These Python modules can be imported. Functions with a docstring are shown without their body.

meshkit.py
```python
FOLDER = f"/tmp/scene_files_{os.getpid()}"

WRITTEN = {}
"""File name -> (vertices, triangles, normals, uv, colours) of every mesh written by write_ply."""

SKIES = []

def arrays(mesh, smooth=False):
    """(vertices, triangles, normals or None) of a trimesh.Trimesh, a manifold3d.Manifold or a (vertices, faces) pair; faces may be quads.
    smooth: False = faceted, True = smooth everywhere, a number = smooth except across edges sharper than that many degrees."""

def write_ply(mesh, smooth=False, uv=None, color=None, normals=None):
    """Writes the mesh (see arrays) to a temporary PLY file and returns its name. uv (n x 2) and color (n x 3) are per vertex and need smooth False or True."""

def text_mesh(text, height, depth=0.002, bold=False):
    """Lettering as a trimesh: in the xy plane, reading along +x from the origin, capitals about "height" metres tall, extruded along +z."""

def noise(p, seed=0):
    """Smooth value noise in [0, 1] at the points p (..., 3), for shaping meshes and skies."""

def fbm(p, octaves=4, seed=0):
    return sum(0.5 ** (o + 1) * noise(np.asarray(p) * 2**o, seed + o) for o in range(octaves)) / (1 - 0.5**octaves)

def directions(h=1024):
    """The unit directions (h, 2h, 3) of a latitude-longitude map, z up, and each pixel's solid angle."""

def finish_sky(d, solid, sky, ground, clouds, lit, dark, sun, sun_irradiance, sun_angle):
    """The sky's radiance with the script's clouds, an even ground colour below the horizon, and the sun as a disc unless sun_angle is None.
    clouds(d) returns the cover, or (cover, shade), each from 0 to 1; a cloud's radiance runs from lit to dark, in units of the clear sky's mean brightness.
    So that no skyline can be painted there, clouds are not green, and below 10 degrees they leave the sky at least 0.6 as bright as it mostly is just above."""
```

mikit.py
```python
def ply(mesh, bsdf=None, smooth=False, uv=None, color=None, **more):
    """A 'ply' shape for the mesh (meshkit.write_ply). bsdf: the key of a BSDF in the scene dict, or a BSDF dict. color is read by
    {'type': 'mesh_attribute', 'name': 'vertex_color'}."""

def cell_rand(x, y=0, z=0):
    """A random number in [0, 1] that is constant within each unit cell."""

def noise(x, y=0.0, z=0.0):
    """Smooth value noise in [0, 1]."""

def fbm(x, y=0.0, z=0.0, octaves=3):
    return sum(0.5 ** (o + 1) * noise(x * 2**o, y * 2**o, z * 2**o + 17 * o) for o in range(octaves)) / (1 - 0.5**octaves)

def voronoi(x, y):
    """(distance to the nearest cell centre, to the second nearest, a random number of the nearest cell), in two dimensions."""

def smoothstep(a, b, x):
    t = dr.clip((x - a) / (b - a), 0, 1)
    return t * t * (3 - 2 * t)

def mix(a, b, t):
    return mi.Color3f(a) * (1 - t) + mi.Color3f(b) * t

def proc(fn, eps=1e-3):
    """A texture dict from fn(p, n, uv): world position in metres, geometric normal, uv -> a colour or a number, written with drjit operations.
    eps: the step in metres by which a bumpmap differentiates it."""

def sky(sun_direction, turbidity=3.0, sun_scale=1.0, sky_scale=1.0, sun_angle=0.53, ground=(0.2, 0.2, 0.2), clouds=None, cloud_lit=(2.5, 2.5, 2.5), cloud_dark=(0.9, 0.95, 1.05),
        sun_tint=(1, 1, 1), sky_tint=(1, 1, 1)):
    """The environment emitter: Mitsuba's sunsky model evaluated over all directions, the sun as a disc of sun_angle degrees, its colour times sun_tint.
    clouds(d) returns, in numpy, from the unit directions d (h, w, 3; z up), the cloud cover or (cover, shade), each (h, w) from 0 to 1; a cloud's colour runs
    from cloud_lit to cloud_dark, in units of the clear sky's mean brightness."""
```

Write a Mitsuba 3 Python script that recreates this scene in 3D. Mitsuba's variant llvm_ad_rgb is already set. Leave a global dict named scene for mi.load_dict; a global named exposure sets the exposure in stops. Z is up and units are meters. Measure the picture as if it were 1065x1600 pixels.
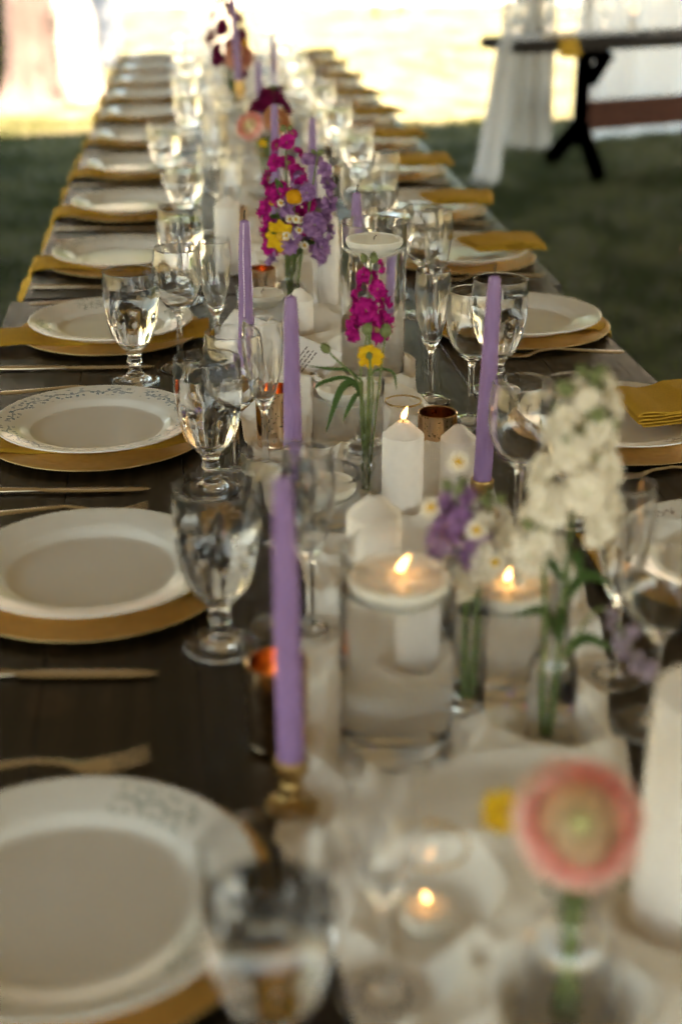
import math, numpy as np, trimesh, drjit as dr, mitsuba as mi, mikit, meshkit
from mikit import proc, noise, fbm, voronoi, cell_rand, smoothstep, mix
from shapely.geometry import Polygon
T = mi.ScalarTransform4f
PI = math.pi
scene, labels = {}, {}

# ------------------------------------------------------------------ camera, sky, exposure
exposure = 5.32
PITCH, YAW = math.radians(23.2), math.radians(6.2)
EYE = np.array([0.0, 0.0, 1.42])
FW = np.array([math.sin(YAW) * math.cos(PITCH), math.cos(YAW) * math.cos(PITCH), -math.sin(PITCH)])
scene['camera'] = {'type': 'thinlens', 'fov': 26.96, 'fov_axis': 'x', 'aperture_radius': 0.0094, 'focus_distance': 1.93,
                   'near_clip': 0.05, 'far_clip': 800.0,
                   'to_world': T().look_at(origin=EYE.tolist(), target=(EYE + FW).tolist(), up=[0, 0, 1])}
scene['sky_light'] = mikit.sky([0.10, -0.36, 0.93], turbidity=3.0, sun_tint=(1.0, 0.88, 0.70), sky_tint=(1.10, 0.82, 0.52))

# ------------------------------------------------------------------ materials
def pr(**k): return {'type': 'principled', **k}
def two(b): return {'type': 'twosided', 'bsdf': b}
def rgb(*c): return {'type': 'rgb', 'value': list(c)}
def M(name, d): scene[name] = d

M('m_glass', {'type': 'dielectric', 'int_ior': 1.5, 'ext_ior': 1.0})
M('m_thin', {'type': 'thindielectric', 'int_ior': 1.5})
M('m_water', {'type': 'dielectric', 'int_ior': 1.33, 'ext_ior': 1.0})
M('m_wside', {'type': 'dielectric', 'int_ior': 1.33, 'ext_ior': 1.5})

def wood_col(p, n, uv):
    pl = cell_rand(dr.floor(uv.x * 997.0), 3.0)
    g = fbm(p.x * 70 + pl * 40, p.y * 2.2 + pl * 9, 0.0, 4)
    s = smoothstep(0.45, 0.75, noise(p.x * 190 + pl * 7, p.y * 3.1, 2.0))
    c = mix((0.006, 0.0048, 0.0032), (0.022, 0.014, 0.008), smoothstep(0.25, 0.75, g) * 0.8 + 0.12 * pl)
    sc = smoothstep(0.66, 0.72, fbm(p.x * 14, p.y * 7, 5.0, 3))
    return c * (1 - 0.35 * s) + mi.Color3f(0.05, 0.022, 0.008) * (0.3 * sc)
def wood_rough(p, n, uv):
    return 0.24 + 0.16 * fbm(p.x * 22, p.y * 5, 1.0, 3)
def wood_bump(p, n, uv):
    return fbm(p.x * 160, p.y * 5, 0.0, 3)
M('m_table', {'type': 'bumpmap', 'arbitrary': proc(wood_bump), 'scale': 0.0004,
              'bsdf': pr(base_color=proc(wood_col), roughness=proc(wood_rough), specular=0.42)})
def redwood(p, n, uv):
    return mix((0.050, 0.016, 0.009), (0.105, 0.036, 0.018), fbm(p.x * 9 + p.y * 9, p.z * 90, 0.0, 3))
M('m_redwood', pr(base_color=proc(redwood), roughness=0.7, specular=0.2))
M('m_darkwood', pr(base_color=rgb(0.022, 0.016, 0.012), roughness=0.75, specular=0.2))

def cloth_col(p, n, uv):
    w = noise(p.x * 900, p.y * 900, p.z * 900)
    return mi.Color3f(0.90, 0.86, 0.80) * (0.92 + 0.1 * w)
M('m_runner', {'type': 'principledthin', 'base_color': proc(cloth_col), 'roughness': 0.8, 'diff_trans': 0.10, 'spec_trans': 0.0, 'eta': 1.2})
def must_col(p, n, uv):
    w = noise(p.x * 1300, p.y * 1300, p.z * 1300) * 0.5 + noise(p.x * 420, p.y * 1500, p.z * 420) * 0.5
    return mi.Color3f(0.50, 0.29, 0.028) * (0.75 + 0.4 * w)
def must_bump(p, n, uv):
    return noise(p.x * 1100, p.y * 1100, p.z * 1100)
M('m_mustard', two({'type': 'bumpmap', 'arbitrary': proc(must_bump, 3e-4), 'scale': 0.0005,
                    'bsdf': pr(base_color=proc(must_col), roughness=0.85, sheen=0.4, specular=0.15)}))
def char_col(p, n, uv):
    w = fbm(p.x * 120, p.y * 120, p.z * 30, 3)
    return mix((0.60, 0.34, 0.075), (0.72, 0.45, 0.12), w)
M('m_charger', pr(base_color=proc(char_col), metallic=0.55, roughness=0.42))
M('m_plain', pr(base_color=rgb(0.76, 0.74, 0.69), roughness=0.16, specular=0.5, clearcoat=0.4, clearcoat_gloss=0.9))
def spray(uv, k, phase, lo, hi, ink, density):
    """printed sprigs on the rim of a plate; uv is the place on the plate, 1 at its edge"""
    x, y = uv.x * 2 - 1, uv.y * 2 - 1
    r = dr.sqrt(x * x + y * y)
    a = dr.atan2(y, x) / (2 * PI)
    seg = a * k + phase
    u = (seg - dr.floor(seg)) - 0.5
    on_seg = 1 - smoothstep(density, density + 0.03, dr.abs(u))
    mid = (lo + hi) / 2 + 0.02 * dr.sin(a * 2 * PI * k * 6)
    vine = 1 - smoothstep(0.006, 0.012, dr.abs(r - mid))
    d1, d2, rnd = voronoi(a * 78, r * 15.0)
    leaf = 1 - smoothstep(0.26, 0.33, d1 * (0.8 + 0.5 * rnd))
    ring = smoothstep(lo, lo + 0.02, r) * (1 - smoothstep(hi - 0.02, hi, r))
    m = dr.maximum(vine * 0.7, leaf * (0.5 + 0.5 * rnd)) * on_seg * ring
    return mix((0.76, 0.74, 0.69), ink, m)
M('m_floral_blue', pr(base_color=proc(lambda p, n, uv: spray(uv, 3.0, 0.1, 0.78, 0.96, (0.17, 0.24, 0.30), 0.45)), roughness=0.16, specular=0.5, clearcoat=0.4, clearcoat_gloss=0.9))
M('m_floral_green', pr(base_color=proc(lambda p, n, uv: spray(uv, 4.0, 0.45, 0.72, 0.95, (0.20, 0.25, 0.20), 0.20)), roughness=0.16, specular=0.5, clearcoat=0.4, clearcoat_gloss=0.9))
M('m_floral_rust', pr(base_color=proc(lambda p, n, uv: spray(uv, 5.0, 0.2, 0.76, 0.94, (0.27, 0.20, 0.17), 0.30)), roughness=0.16, specular=0.5, clearcoat=0.4, clearcoat_gloss=0.9))
M('m_goldrim', pr(base_color=rgb(0.62, 0.44, 0.20), metallic=0.9, roughness=0.25))
M('m_steel', pr(base_color=rgb(0.74, 0.64, 0.50), metallic=1.0, roughness=0.14))
M('m_brass', pr(base_color=rgb(0.42, 0.27, 0.10), metallic=0.95, roughness=0.32))
def lilac_col(p, n, uv):
    w = fbm(p.x * 260, p.y * 260, p.z * 40, 3)
    return mix((0.21, 0.125, 0.31), (0.28, 0.175, 0.385), w)
M('m_lilac', pr(base_color=proc(lilac_col), roughness=0.42, specular=0.35, flatness=0.5))
M('m_lilac_drip', pr(base_color=rgb(0.60, 0.48, 0.66), roughness=0.35, specular=0.4))
def wax_col(p, n, uv):
    w = fbm(p.x * 150, p.y * 150, p.z * 150, 3)
    return mi.Color3f(0.83, 0.78, 0.74) * (0.94 + 0.1 * w)
M('m_wax', pr(base_color=proc(wax_col), roughness=0.5, specular=0.3, flatness=0.6))
M('m_float', pr(base_color=rgb(0.80, 0.77, 0.69), roughness=0.4, specular=0.35, flatness=0.6))
M('m_wick', pr(base_color=rgb(0.015, 0.013, 0.012), roughness=0.9))
def merc(p, n, uv):
    s = fbm(p.x * 330, p.y * 330, p.z * 330, 4)
    b = smoothstep(0.63, 0.68, s)
    return mix((0.80, 0.57, 0.36), (0.18, 0.09, 0.035), b)
M('m_mercury', two(pr(base_color=proc(merc), metallic=1.0, roughness=0.15)))
M('m_votive_clear', {'type': 'thindielectric', 'int_ior': 1.5})
M('m_card', two(pr(base_color=rgb(0.80, 0.77, 0.76), roughness=0.6, specular=0.2)))
M('m_ink', two(pr(base_color=rgb(0.25, 0.22, 0.22), roughness=0.6)))
M('m_seal', two(pr(base_color=rgb(0.30, 0.25, 0.11), roughness=0.4)))
def thin(*c, tr=0.7): return {'type': 'principledthin', 'base_color': rgb(*c), 'roughness': 0.6, 'diff_trans': tr, 'spec_trans': 0.0, 'eta': 1.3}
def petal_mat(a, b, tr=0.35, eye=None, vein=0.35):
    eye = eye or b
    def col(p, n, uv):  # uv.x runs out along the petal, uv.y across it: a pale claw, fine veins, mottled blade
        v = noise(uv.y * 26, uv.x * 2.5, 3.0) * vein * uv.x
        c = mix(a, b, smoothstep(0.2, 0.8, fbm(p.x * 150, p.y * 150, p.z * 150, 3)) * (1 - vein) + v)
        return mix(eye, c, smoothstep(0.06, 0.26, uv.x))
    return {'type': 'principledthin', 'base_color': proc(col), 'roughness': 0.6, 'diff_trans': tr, 'spec_trans': 0.0, 'eta': 1.3}
M('m_magenta', petal_mat((0.24, 0.003, 0.11), (0.62, 0.035, 0.36), eye=(0.48, 0.42, 0.16)))
M('m_purple', petal_mat((0.17, 0.075, 0.25), (0.48, 0.29, 0.53), eye=(0.32, 0.32, 0.16)))
M('m_whitepetal', petal_mat((0.76, 0.70, 0.58), (0.90, 0.86, 0.78), eye=(0.48, 0.52, 0.26)))
M('m_yellow', petal_mat((0.58, 0.34, 0.01), (0.80, 0.56, 0.03), 0.4))
M('m_orange', petal_mat((0.55, 0.24, 0.01), (0.70, 0.36, 0.02), 0.4))
M('m_peach', petal_mat((0.70, 0.36, 0.20), (0.80, 0.48, 0.30), 0.5))
M('m_palelavender', petal_mat((0.36, 0.28, 0.40), (0.62, 0.55, 0.64)))
M('m_burgundy', petal_mat((0.08, 0.004, 0.03), (0.20, 0.012, 0.07), 0.4))
M('m_ranunculus', {'type': 'principledthin', 'base_color': {'type': 'mesh_attribute', 'name': 'vertex_color'}, 'roughness': 0.6, 'diff_trans': 0.9, 'spec_trans': 0.0, 'eta': 1.3})
M('m_disc', pr(base_color=rgb(0.55, 0.33, 0.02), roughness=0.8))
M('m_stem', pr(base_color=rgb(0.11, 0.16, 0.045), roughness=0.5))
M('m_leaf', thin(0.07, 0.13, 0.04, tr=0.5))
M('m_heart', pr(base_color=rgb(0.55, 0.58, 0.26), roughness=0.6))
M('m_bud', pr(base_color=rgb(0.12, 0.15, 0.05), roughness=0.6))
# the place
def lawn_col(p, n, uv):
    a = fbm(p.x * 1.7, p.y * 1.7, 0.0, 4)
    b = noise(p.x * 60, p.y * 60, 0.0)
    return mix((0.050, 0.055, 0.026), (0.125, 0.120, 0.086), smoothstep(0.3, 0.7, fbm(p.x * 5.1, p.y * 5.1, 0.0, 3) * 0.6 + 0.4 * a)) * (0.7 + 0.6 * b)
M('m_lawn', pr(base_color=proc(lawn_col), roughness=0.9, specular=0.1))
def blade_col(p, n, uv):
    return mix((0.034, 0.050, 0.016), (0.15, 0.155, 0.058), smoothstep(0.32, 0.68, fbm(p.x * 5.1, p.y * 5.1, 0.0, 3)) * 0.7 + 0.3 * cell_rand(dr.floor(p.x * 140), dr.floor(p.y * 140)))
M('m_grass', {'type': 'principledthin', 'base_color': proc(blade_col), 'roughness': 0.6, 'diff_trans': 0.6, 'spec_trans': 0.0, 'eta': 1.3})
M('m_gravel', pr(base_color=proc(lambda p, n, uv: mix((0.42, 0.39, 0.37), (0.58, 0.55, 0.52), fbm(p.x * 4, p.y * 4, 0.0, 4))), roughness=0.9))
M('m_canvas', {'type': 'principledthin', 'base_color': rgb(0.24, 0.21, 0.16), 'roughness': 0.9, 'diff_trans': 0.04, 'spec_trans': 0.0, 'eta': 1.2})
M('m_drape', {'type': 'principledthin', 'base_color': proc(lambda p, n, uv: mi.Color3f(0.84, 0.82, 0.81) * (0.95 + 0.07 * noise(p.x * 300, p.y * 300, p.z * 300))), 'roughness': 0.9, 'diff_trans': 1.0, 'spec_trans': 0.0, 'eta': 1.2})
M('m_drape_shaded', two(pr(base_color=proc(lambda p, n, uv: mi.Color3f(0.60, 0.57, 0.53) * (0.9 + 0.15 * fbm(p.x * 40, p.y * 40, p.z * 8, 3))), roughness=0.9, specular=0.1)))  # greyer copy of the white drape cloth, tent shade put into its colour
M('m_bark', {'type': 'bumpmap', 'arbitrary': proc(lambda p, n, uv: fbm(p.x * 22, p.y * 22, p.z * 6, 4), 4e-3), 'scale': 0.03,
             'bsdf': pr(base_color=proc(lambda p, n, uv: mix((0.085, 0.064, 0.068), (0.19, 0.145, 0.150), fbm(p.x * 14, p.y * 14, p.z * 5, 4))), roughness=0.9)})
M('m_treeleaf', thin(0.10, 0.14, 0.03, tr=0.8))
M('m_shed', pr(base_color=rgb(0.23, 0.27, 0.36), roughness=0.6))
M('m_whitepaint', pr(base_color=rgb(0.80, 0.80, 0.79), roughness=0.5))
M('m_metal', pr(base_color=rgb(0.5, 0.5, 0.5), metallic=0.9, roughness=0.4))
M('m_blue', pr(base_color=rgb(0.08, 0.22, 0.42), roughness=0.5))

# ------------------------------------------------------------------ helpers
def key_of(name):
    if name not in scene and name not in labels: return name
    i = 1
    while f'{name}_{i:03d}' in scene or f'{name}_{i:03d}' in labels: i += 1
    return f'{name}_{i:03d}'
used = set()
def thing(name, label, cat, group=None):
    i, k = 0, name
    while k in used: i += 1; k = f'{name}_{i:03d}'
    used.add(k)
    labels[k] = {'label': label, 'category': cat}
    if group: labels[k]['group'] = group
    return k
def part(t, name, shape, m=None, label=None, kind=None):
    i, k = 0, f'{t}__{name}'
    while k in scene: i += 1; k = f'{t}__{name}_{i:03d}'
    scene[k] = {**shape, 'to_world': m} if m is not None else dict(shape)
    if label or kind:
        labels[k] = {}
        if label: labels[k]['label'] = label
        if kind: labels[k]['kind'] = kind
    return k
def struct(name, shape, kind='structure', label=None):
    scene[name] = shape; used.add(name)
    labels[name] = {'kind': kind}
    if label: labels[name]['label'] = label
def at(x, y, z=0.0, rz=0.0, s=1.0, axis=None):
    t = T().translate([x, y, z])
    if axis is not None: t = t @ T(align(axis))
    if rz: t = t @ T().rotate([0, 0, 1], math.degrees(rz))
    if s != 1.0: t = t @ T().scale(s)
    return t
def align(d):
    d = np.asarray(d, float); d = d / np.linalg.norm(d)
    a = np.cross([0, 0, 1.0], d)
    if np.linalg.norm(a) < 1e-9: a = np.array([1.0, 0, 0])
    a /= np.linalg.norm(a); b = np.cross(d, a)
    m = np.eye(4); m[:3, 0], m[:3, 1], m[:3, 2] = a, b, d
    return m
def moved(mesh, m): return (np.asarray(mesh[0]) @ np.asarray(m)[:3, :3].T + np.asarray(m)[:3, 3], mesh[1])
def grid_faces(nu, nv, wrap=False):
    i, j = np.meshgrid(np.arange(nu - 1), np.arange(nv if wrap else nv - 1), indexing='ij')
    a = i * nv + j; b = i * nv + (j + 1) % nv; c = (i + 1) * nv + (j + 1) % nv; d = (i + 1) * nv + j
    return np.stack([a, b, c, d], -1).reshape(-1, 4)
def tri(q): return np.vstack([q[:, [0, 1, 2]], q[:, [0, 2, 3]]])
def join(ms):
    vs, fs, o = [], [], 0
    for v, f in ms:
        v, f = np.asarray(v), np.asarray(f)
        if f.shape[1] == 4: f = tri(f)
        vs.append(v); fs.append(f + o); o += len(v)
    return np.vstack(vs), np.vstack(fs)
def dense(prof, step=0.004):
    """Catmull-Rom through a profile of (r, z)"""
    p = np.asarray(prof, float); out = []
    q = np.vstack([2 * p[0] - p[1], p, 2 * p[-1] - p[-2]])
    for i in range(len(p) - 1):
        n = max(2, int(np.linalg.norm(p[i + 1] - p[i]) / step) + 1)
        t = np.linspace(0, 1, n, endpoint=False)[:, None]
        a, b, c, d = q[i:i + 4]
        out.append(0.5 * (2 * b + (c - a) * t + (2 * a - 5 * b + 4 * c - d) * t ** 2 + (3 * b - a - 3 * c + d) * t ** 3))
    out = np.vstack(out + [p[-1:]]); out[:, 0] = np.maximum(out[:, 0], 0)
    return out
def lathe(prof, n=40, mod=None):
    p = np.asarray(prof, float); th = np.arange(n) * 2 * PI / n
    r = np.repeat(p[:, :1], n, 1); z = np.repeat(p[:, 1:2], n, 1)
    if mod is not None: r = r * mod(np.repeat(th[None], len(p), 0), z, r)
    v = np.stack([r * np.cos(th), r * np.sin(th), z], -1).reshape(-1, 3)
    f = tri(grid_faces(len(p), n, True))
    m = trimesh.Trimesh(v, f, process=False); m.merge_vertices(digits_vertex=7)
    m.update_faces(m.nondegenerate_faces()); m.remove_unreferenced_vertices()
    return np.array(m.vertices), np.array(m.faces)
def tube(pts, rad, n=8, cap=True):
    p = np.asarray(pts, float); t = np.gradient(p, axis=0); t /= np.linalg.norm(t, axis=1, keepdims=True) + 1e-12
    a = np.cross(t[0], [0, 0, 1.0] if abs(t[0][2]) < 0.9 else [1.0, 0, 0]); a /= np.linalg.norm(a)
    A = []
    for k in range(len(p)):
        a = a - t[k] * (a @ t[k]); a /= np.linalg.norm(a) + 1e-12; A.append(a)
    A = np.array(A); B = np.cross(t, A); th = np.arange(n) * 2 * PI / n
    r = np.broadcast_to(rad, (len(p),))
    v = (p[:, None] + r[:, None, None] * (np.cos(th)[None, :, None] * A[:, None] + np.sin(th)[None, :, None] * B[:, None])).reshape(-1, 3)
    f = tri(grid_faces(len(p), n, True))
    if cap:
        v = np.vstack([v, p[:1], p[-1:]]); k = len(v); j = np.arange(n)
        f = np.vstack([f, np.stack([j * 0 + k - 2, (j + 1) % n, j], 1), np.stack([j * 0 + k - 1, (len(p) - 1) * n + j, (len(p) - 1) * n + (j + 1) % n], 1)])
    return v, f
def curve(*pts, n=14):
    p = np.asarray(pts, float)
    q = np.vstack([2 * p[0] - p[1], p, 2 * p[-1] - p[-2]]); out = []
    for i in range(len(p) - 1):
        t = np.linspace(0, 1, n, endpoint=False)[:, None]; a, b, c, d = q[i:i + 4]
        out.append(0.5 * (2 * b + (c - a) * t + (2 * a - 5 * b + 4 * c - d) * t ** 2 + (3 * b - a - 3 * c + d) * t ** 3))
    return np.vstack(out + [p[-1:]])
def bbox(x0, x1, y0, y1, z0, z1, b=0.002):
    """a box with chamfered edges"""
    pts = []
    for x, sx in ((x0, 1), (x1, -1)):
        for y, sy in ((y0, 1), (y1, -1)):
            for z, sz in ((z0, 1), (z1, -1)):
                pts += [(x + sx * b, y + sy * b, z), (x + sx * b, y, z + sz * b), (x, y + sy * b, z + sz * b)]
    h = trimesh.convex.convex_hull(np.array(pts))
    return np.array(h.vertices), np.array(h.faces)
def beam(a, b, w, h, bev=0.004):
    """a squared timber from a to b"""
    a, b = np.asarray(a, float), np.asarray(b, float); L = np.linalg.norm(b - a); d = (b - a) / L
    s = np.cross(d, [0, 0, 1.0]); s = np.array([1.0, 0, 0]) if np.linalg.norm(s) < 1e-6 else s / np.linalg.norm(s)
    u = np.cross(s, d); m = np.eye(4); m[:3, 0], m[:3, 1], m[:3, 2], m[:3, 3] = d, s, u, a
    return moved(bbox(0, L, -w / 2, w / 2, -h / 2, h / 2, bev), m)
ply = mikit.ply
def outward(v, f):
    """faces turned so that a closed mesh's normals point out"""
    a, b, c = (np.asarray(v)[f[:, k]] for k in range(3))
    return f[:, ::-1] if np.einsum('ij,ij->i', a, np.cross(b, c)).sum() < 0 else f
rng = np.random.default_rng(11)

# ------------------------------------------------------------------ the setting: lawn, gravel, tent, trees
S = 150.0
gx = np.array([-S, -30, -12, -6, -3, 0, 3, 6, 12, 30, S]); gy = np.array([-S, -30, -10, -5, 0, 3, 6, 9, 12, 16, 25, 60, S])
gv = np.array([[x, y, 0.0] for x in gx for y in gy])
struct('lawn', ply((gv, grid_faces(len(gx), len(gy))[:, ::-1]), 'm_lawn'))
struct('gravel_drive', ply(bbox(-60, 60, 23.0, 34.0, -0.02, 0.006, 0.002), 'm_gravel'))

def blades(n, box, h0, h1, seed):
    r = np.random.default_rng(seed)
    x = r.uniform(box[0], box[1], n); y = r.uniform(box[2], box[3], n); a = r.uniform(0, 2 * PI, n)
    h = r.uniform(h0, h1, n); w = r.uniform(0.0015, 0.003, n); l = r.uniform(0.2, 0.9, n) * h; b = a + r.normal(0, 0.8, n) + PI / 2
    base = np.stack([x, y, x * 0], 1); side = np.stack([np.cos(a), np.sin(a), a * 0], 1) * w[:, None]
    lean = np.stack([np.cos(b), np.sin(b), b * 0], 1) * l[:, None]; up = np.stack([x * 0, x * 0, h], 1)
    v = np.stack([base - side, base + side, base + lean * 0.35 + up * 0.6 + side * 0.8, base + lean * 0.35 + up * 0.6 - side * 0.8, base + lean + up], 1)
    o = np.arange(n)[:, None] * 5
    f = np.concatenate([o + [0, 1, 2], o + [0, 2, 3], o + [3, 2, 4]], 0)
    return v.reshape(-1, 3), f
struct('grass', ply(join([blades(70000, (0.5, 4.2, 2.2, 10.2), 0.02, 0.055, 5), blades(38000, (-2.4, -0.2, 3.0, 10.5), 0.02, 0.055, 6)]), 'm_grass'), 'stuff', 'short mown grass of the shaded lawn')

# ---- tent: canvas roof on poles, open all round; its edge makes the shade line on the lawn
tent = thing('tent', 'tan canvas marquee roof on steel poles over the long table', 'tent')
R6 = np.asarray(at(0, 0, 0, math.radians(6.2) * 0.9).matrix)
TX0, TX1, TY0, TY1, EAVE, RIDGE = -4.2, 7.0, -6.0, 8.55, 2.45, 3.7
def roof_mesh():
    nx, ny = 25, 31
    X, Y = np.meshgrid(np.linspace(TX0, TX1, nx), np.linspace(TY0, TY1, ny), indexing='ij')
    mid = (TX0 + TX1) / 2
    k = np.abs(X - mid) / (mid - TX0)
    Z = RIDGE - (RIDGE - EAVE) * k - 0.09 * np.sin(np.clip(k, 0, 1) * PI) * (0.6 + 0.4 * np.cos(Y * 1.4)) 
    return np.stack([X, Y, Z], -1).reshape(-1, 3), grid_faces(nx, ny)
part(tent, 'canopy', ply(moved(roof_mesh(), R6), 'm_canvas', True))
for yy in (TY0 + .02, TY1 - .02):  # unseen gable ends, added to keep bright sky out of the tabletop
    gv2 = np.array([[TX0 + .02, yy, EAVE - .12], [TX1 - .02, yy, EAVE - .12], [TX1 - .02, yy, EAVE - .005], [(TX0 + TX1) / 2, yy, RIDGE - .01], [TX0 + .02, yy, EAVE - .005]])
    part(tent, 'added_gable', ply(moved((gv2, np.array([[0, 1, 2], [0, 2, 3], [0, 3, 4]])), R6), 'm_canvas'))
for i, (x, y) in enumerate([(TX0, TY0), (TX0, 1.3), (TX1, TY0), (TX1, 1.3), (TX0, TY1), (TX1, TY1)]):
    part(tent, 'pole', ply(moved(tube([[x, y, 0], [x, y, EAVE]], 0.03, 12), R6), 'm_metal', 40))

# ---- drapes tied round posts, a curtain, the tree, the shed and a chair out in the sun
def drape(x, y, r0, r1, h, seed, tie=None):
    n, k = 96, 40
    th = np.linspace(0, 2 * PI, n, endpoint=False); z = np.linspace(0, h, k)
    TH, Z = np.meshgrid(th, z); q = Z / h
    R = r0 + (r1 - r0) * q ** 0.8
    if tie: R = R * (1 - 0.55 * np.exp(-((Z - tie) / 0.22) ** 2))
    ph = seed * 1.7
    R = R * (1 + 0.16 * np.sin(9 * TH + ph + 0.8 * np.sin(3 * TH)) + 0.07 * np.sin(17 * TH + ph * 2 + Z))
    return np.stack([x + R * np.cos(TH), y + R * np.sin(TH), Z + 0.01], -1).reshape(-1, 3), tri(grid_faces(k, n, True))
for x, y, r0, r1, tie, lab in [(2.15, 8.93, 0.13, 0.095, None, 'white cloth greyed to paint in shade, hung round the tent post behind the trestle table'),
                               (-0.82, 11.6, 0.20, 0.10, 0.95, 'sunlit white drape round a post, right beside the pale tree trunk'),
                               (0.28, 12.6, 0.15, 0.12, None, 'sunlit white drape behind the far left end of the long table'),
                               (0.86, 12.9, 0.12, 0.10, None, 'sunlit white drape standing behind the tall far lilac candle')]:
    t = thing('post_drape', lab, 'drape', None)
    part(t, 'cloth', ply(drape(x, y, r0, r1, 2.45, x + y, tie), 'm_drape_shaded' if x > 2 else 'm_drape', True))
    part(t, 'post', ply(tube([[x, y, 0], [x, y, 2.5]], 0.03, 10), 'm_metal', 40))
def curtain():
    n, k = 260, 16
    a, b = np.array([2.46, 9.08]), np.array([6.1, 10.72]); d = (b - a) / np.linalg.norm(b - a); nn = np.array([-d[1], d[0]])
    u = np.linspace(0, 1, n); z = np.linspace(0.02, 2.4, k)
    U, Z = np.meshgrid(u, z); s = U * 4.0
    off = 0.035 * np.sin(s * 21 + 1.3 * np.sin(s * 4)) * (1 - 0.3 * Z / 2.4)
    P = a + (b - a) * U[..., None] + nn * off[..., None]
    return np.dstack([P, Z]).reshape(-1, 3), grid_faces(k, n)
t = thing('tent_curtain', 'pale grey white cloth wall behind the trestle table', 'curtain')
scene[t] = ply(curtain(), 'm_drape', True)

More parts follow.
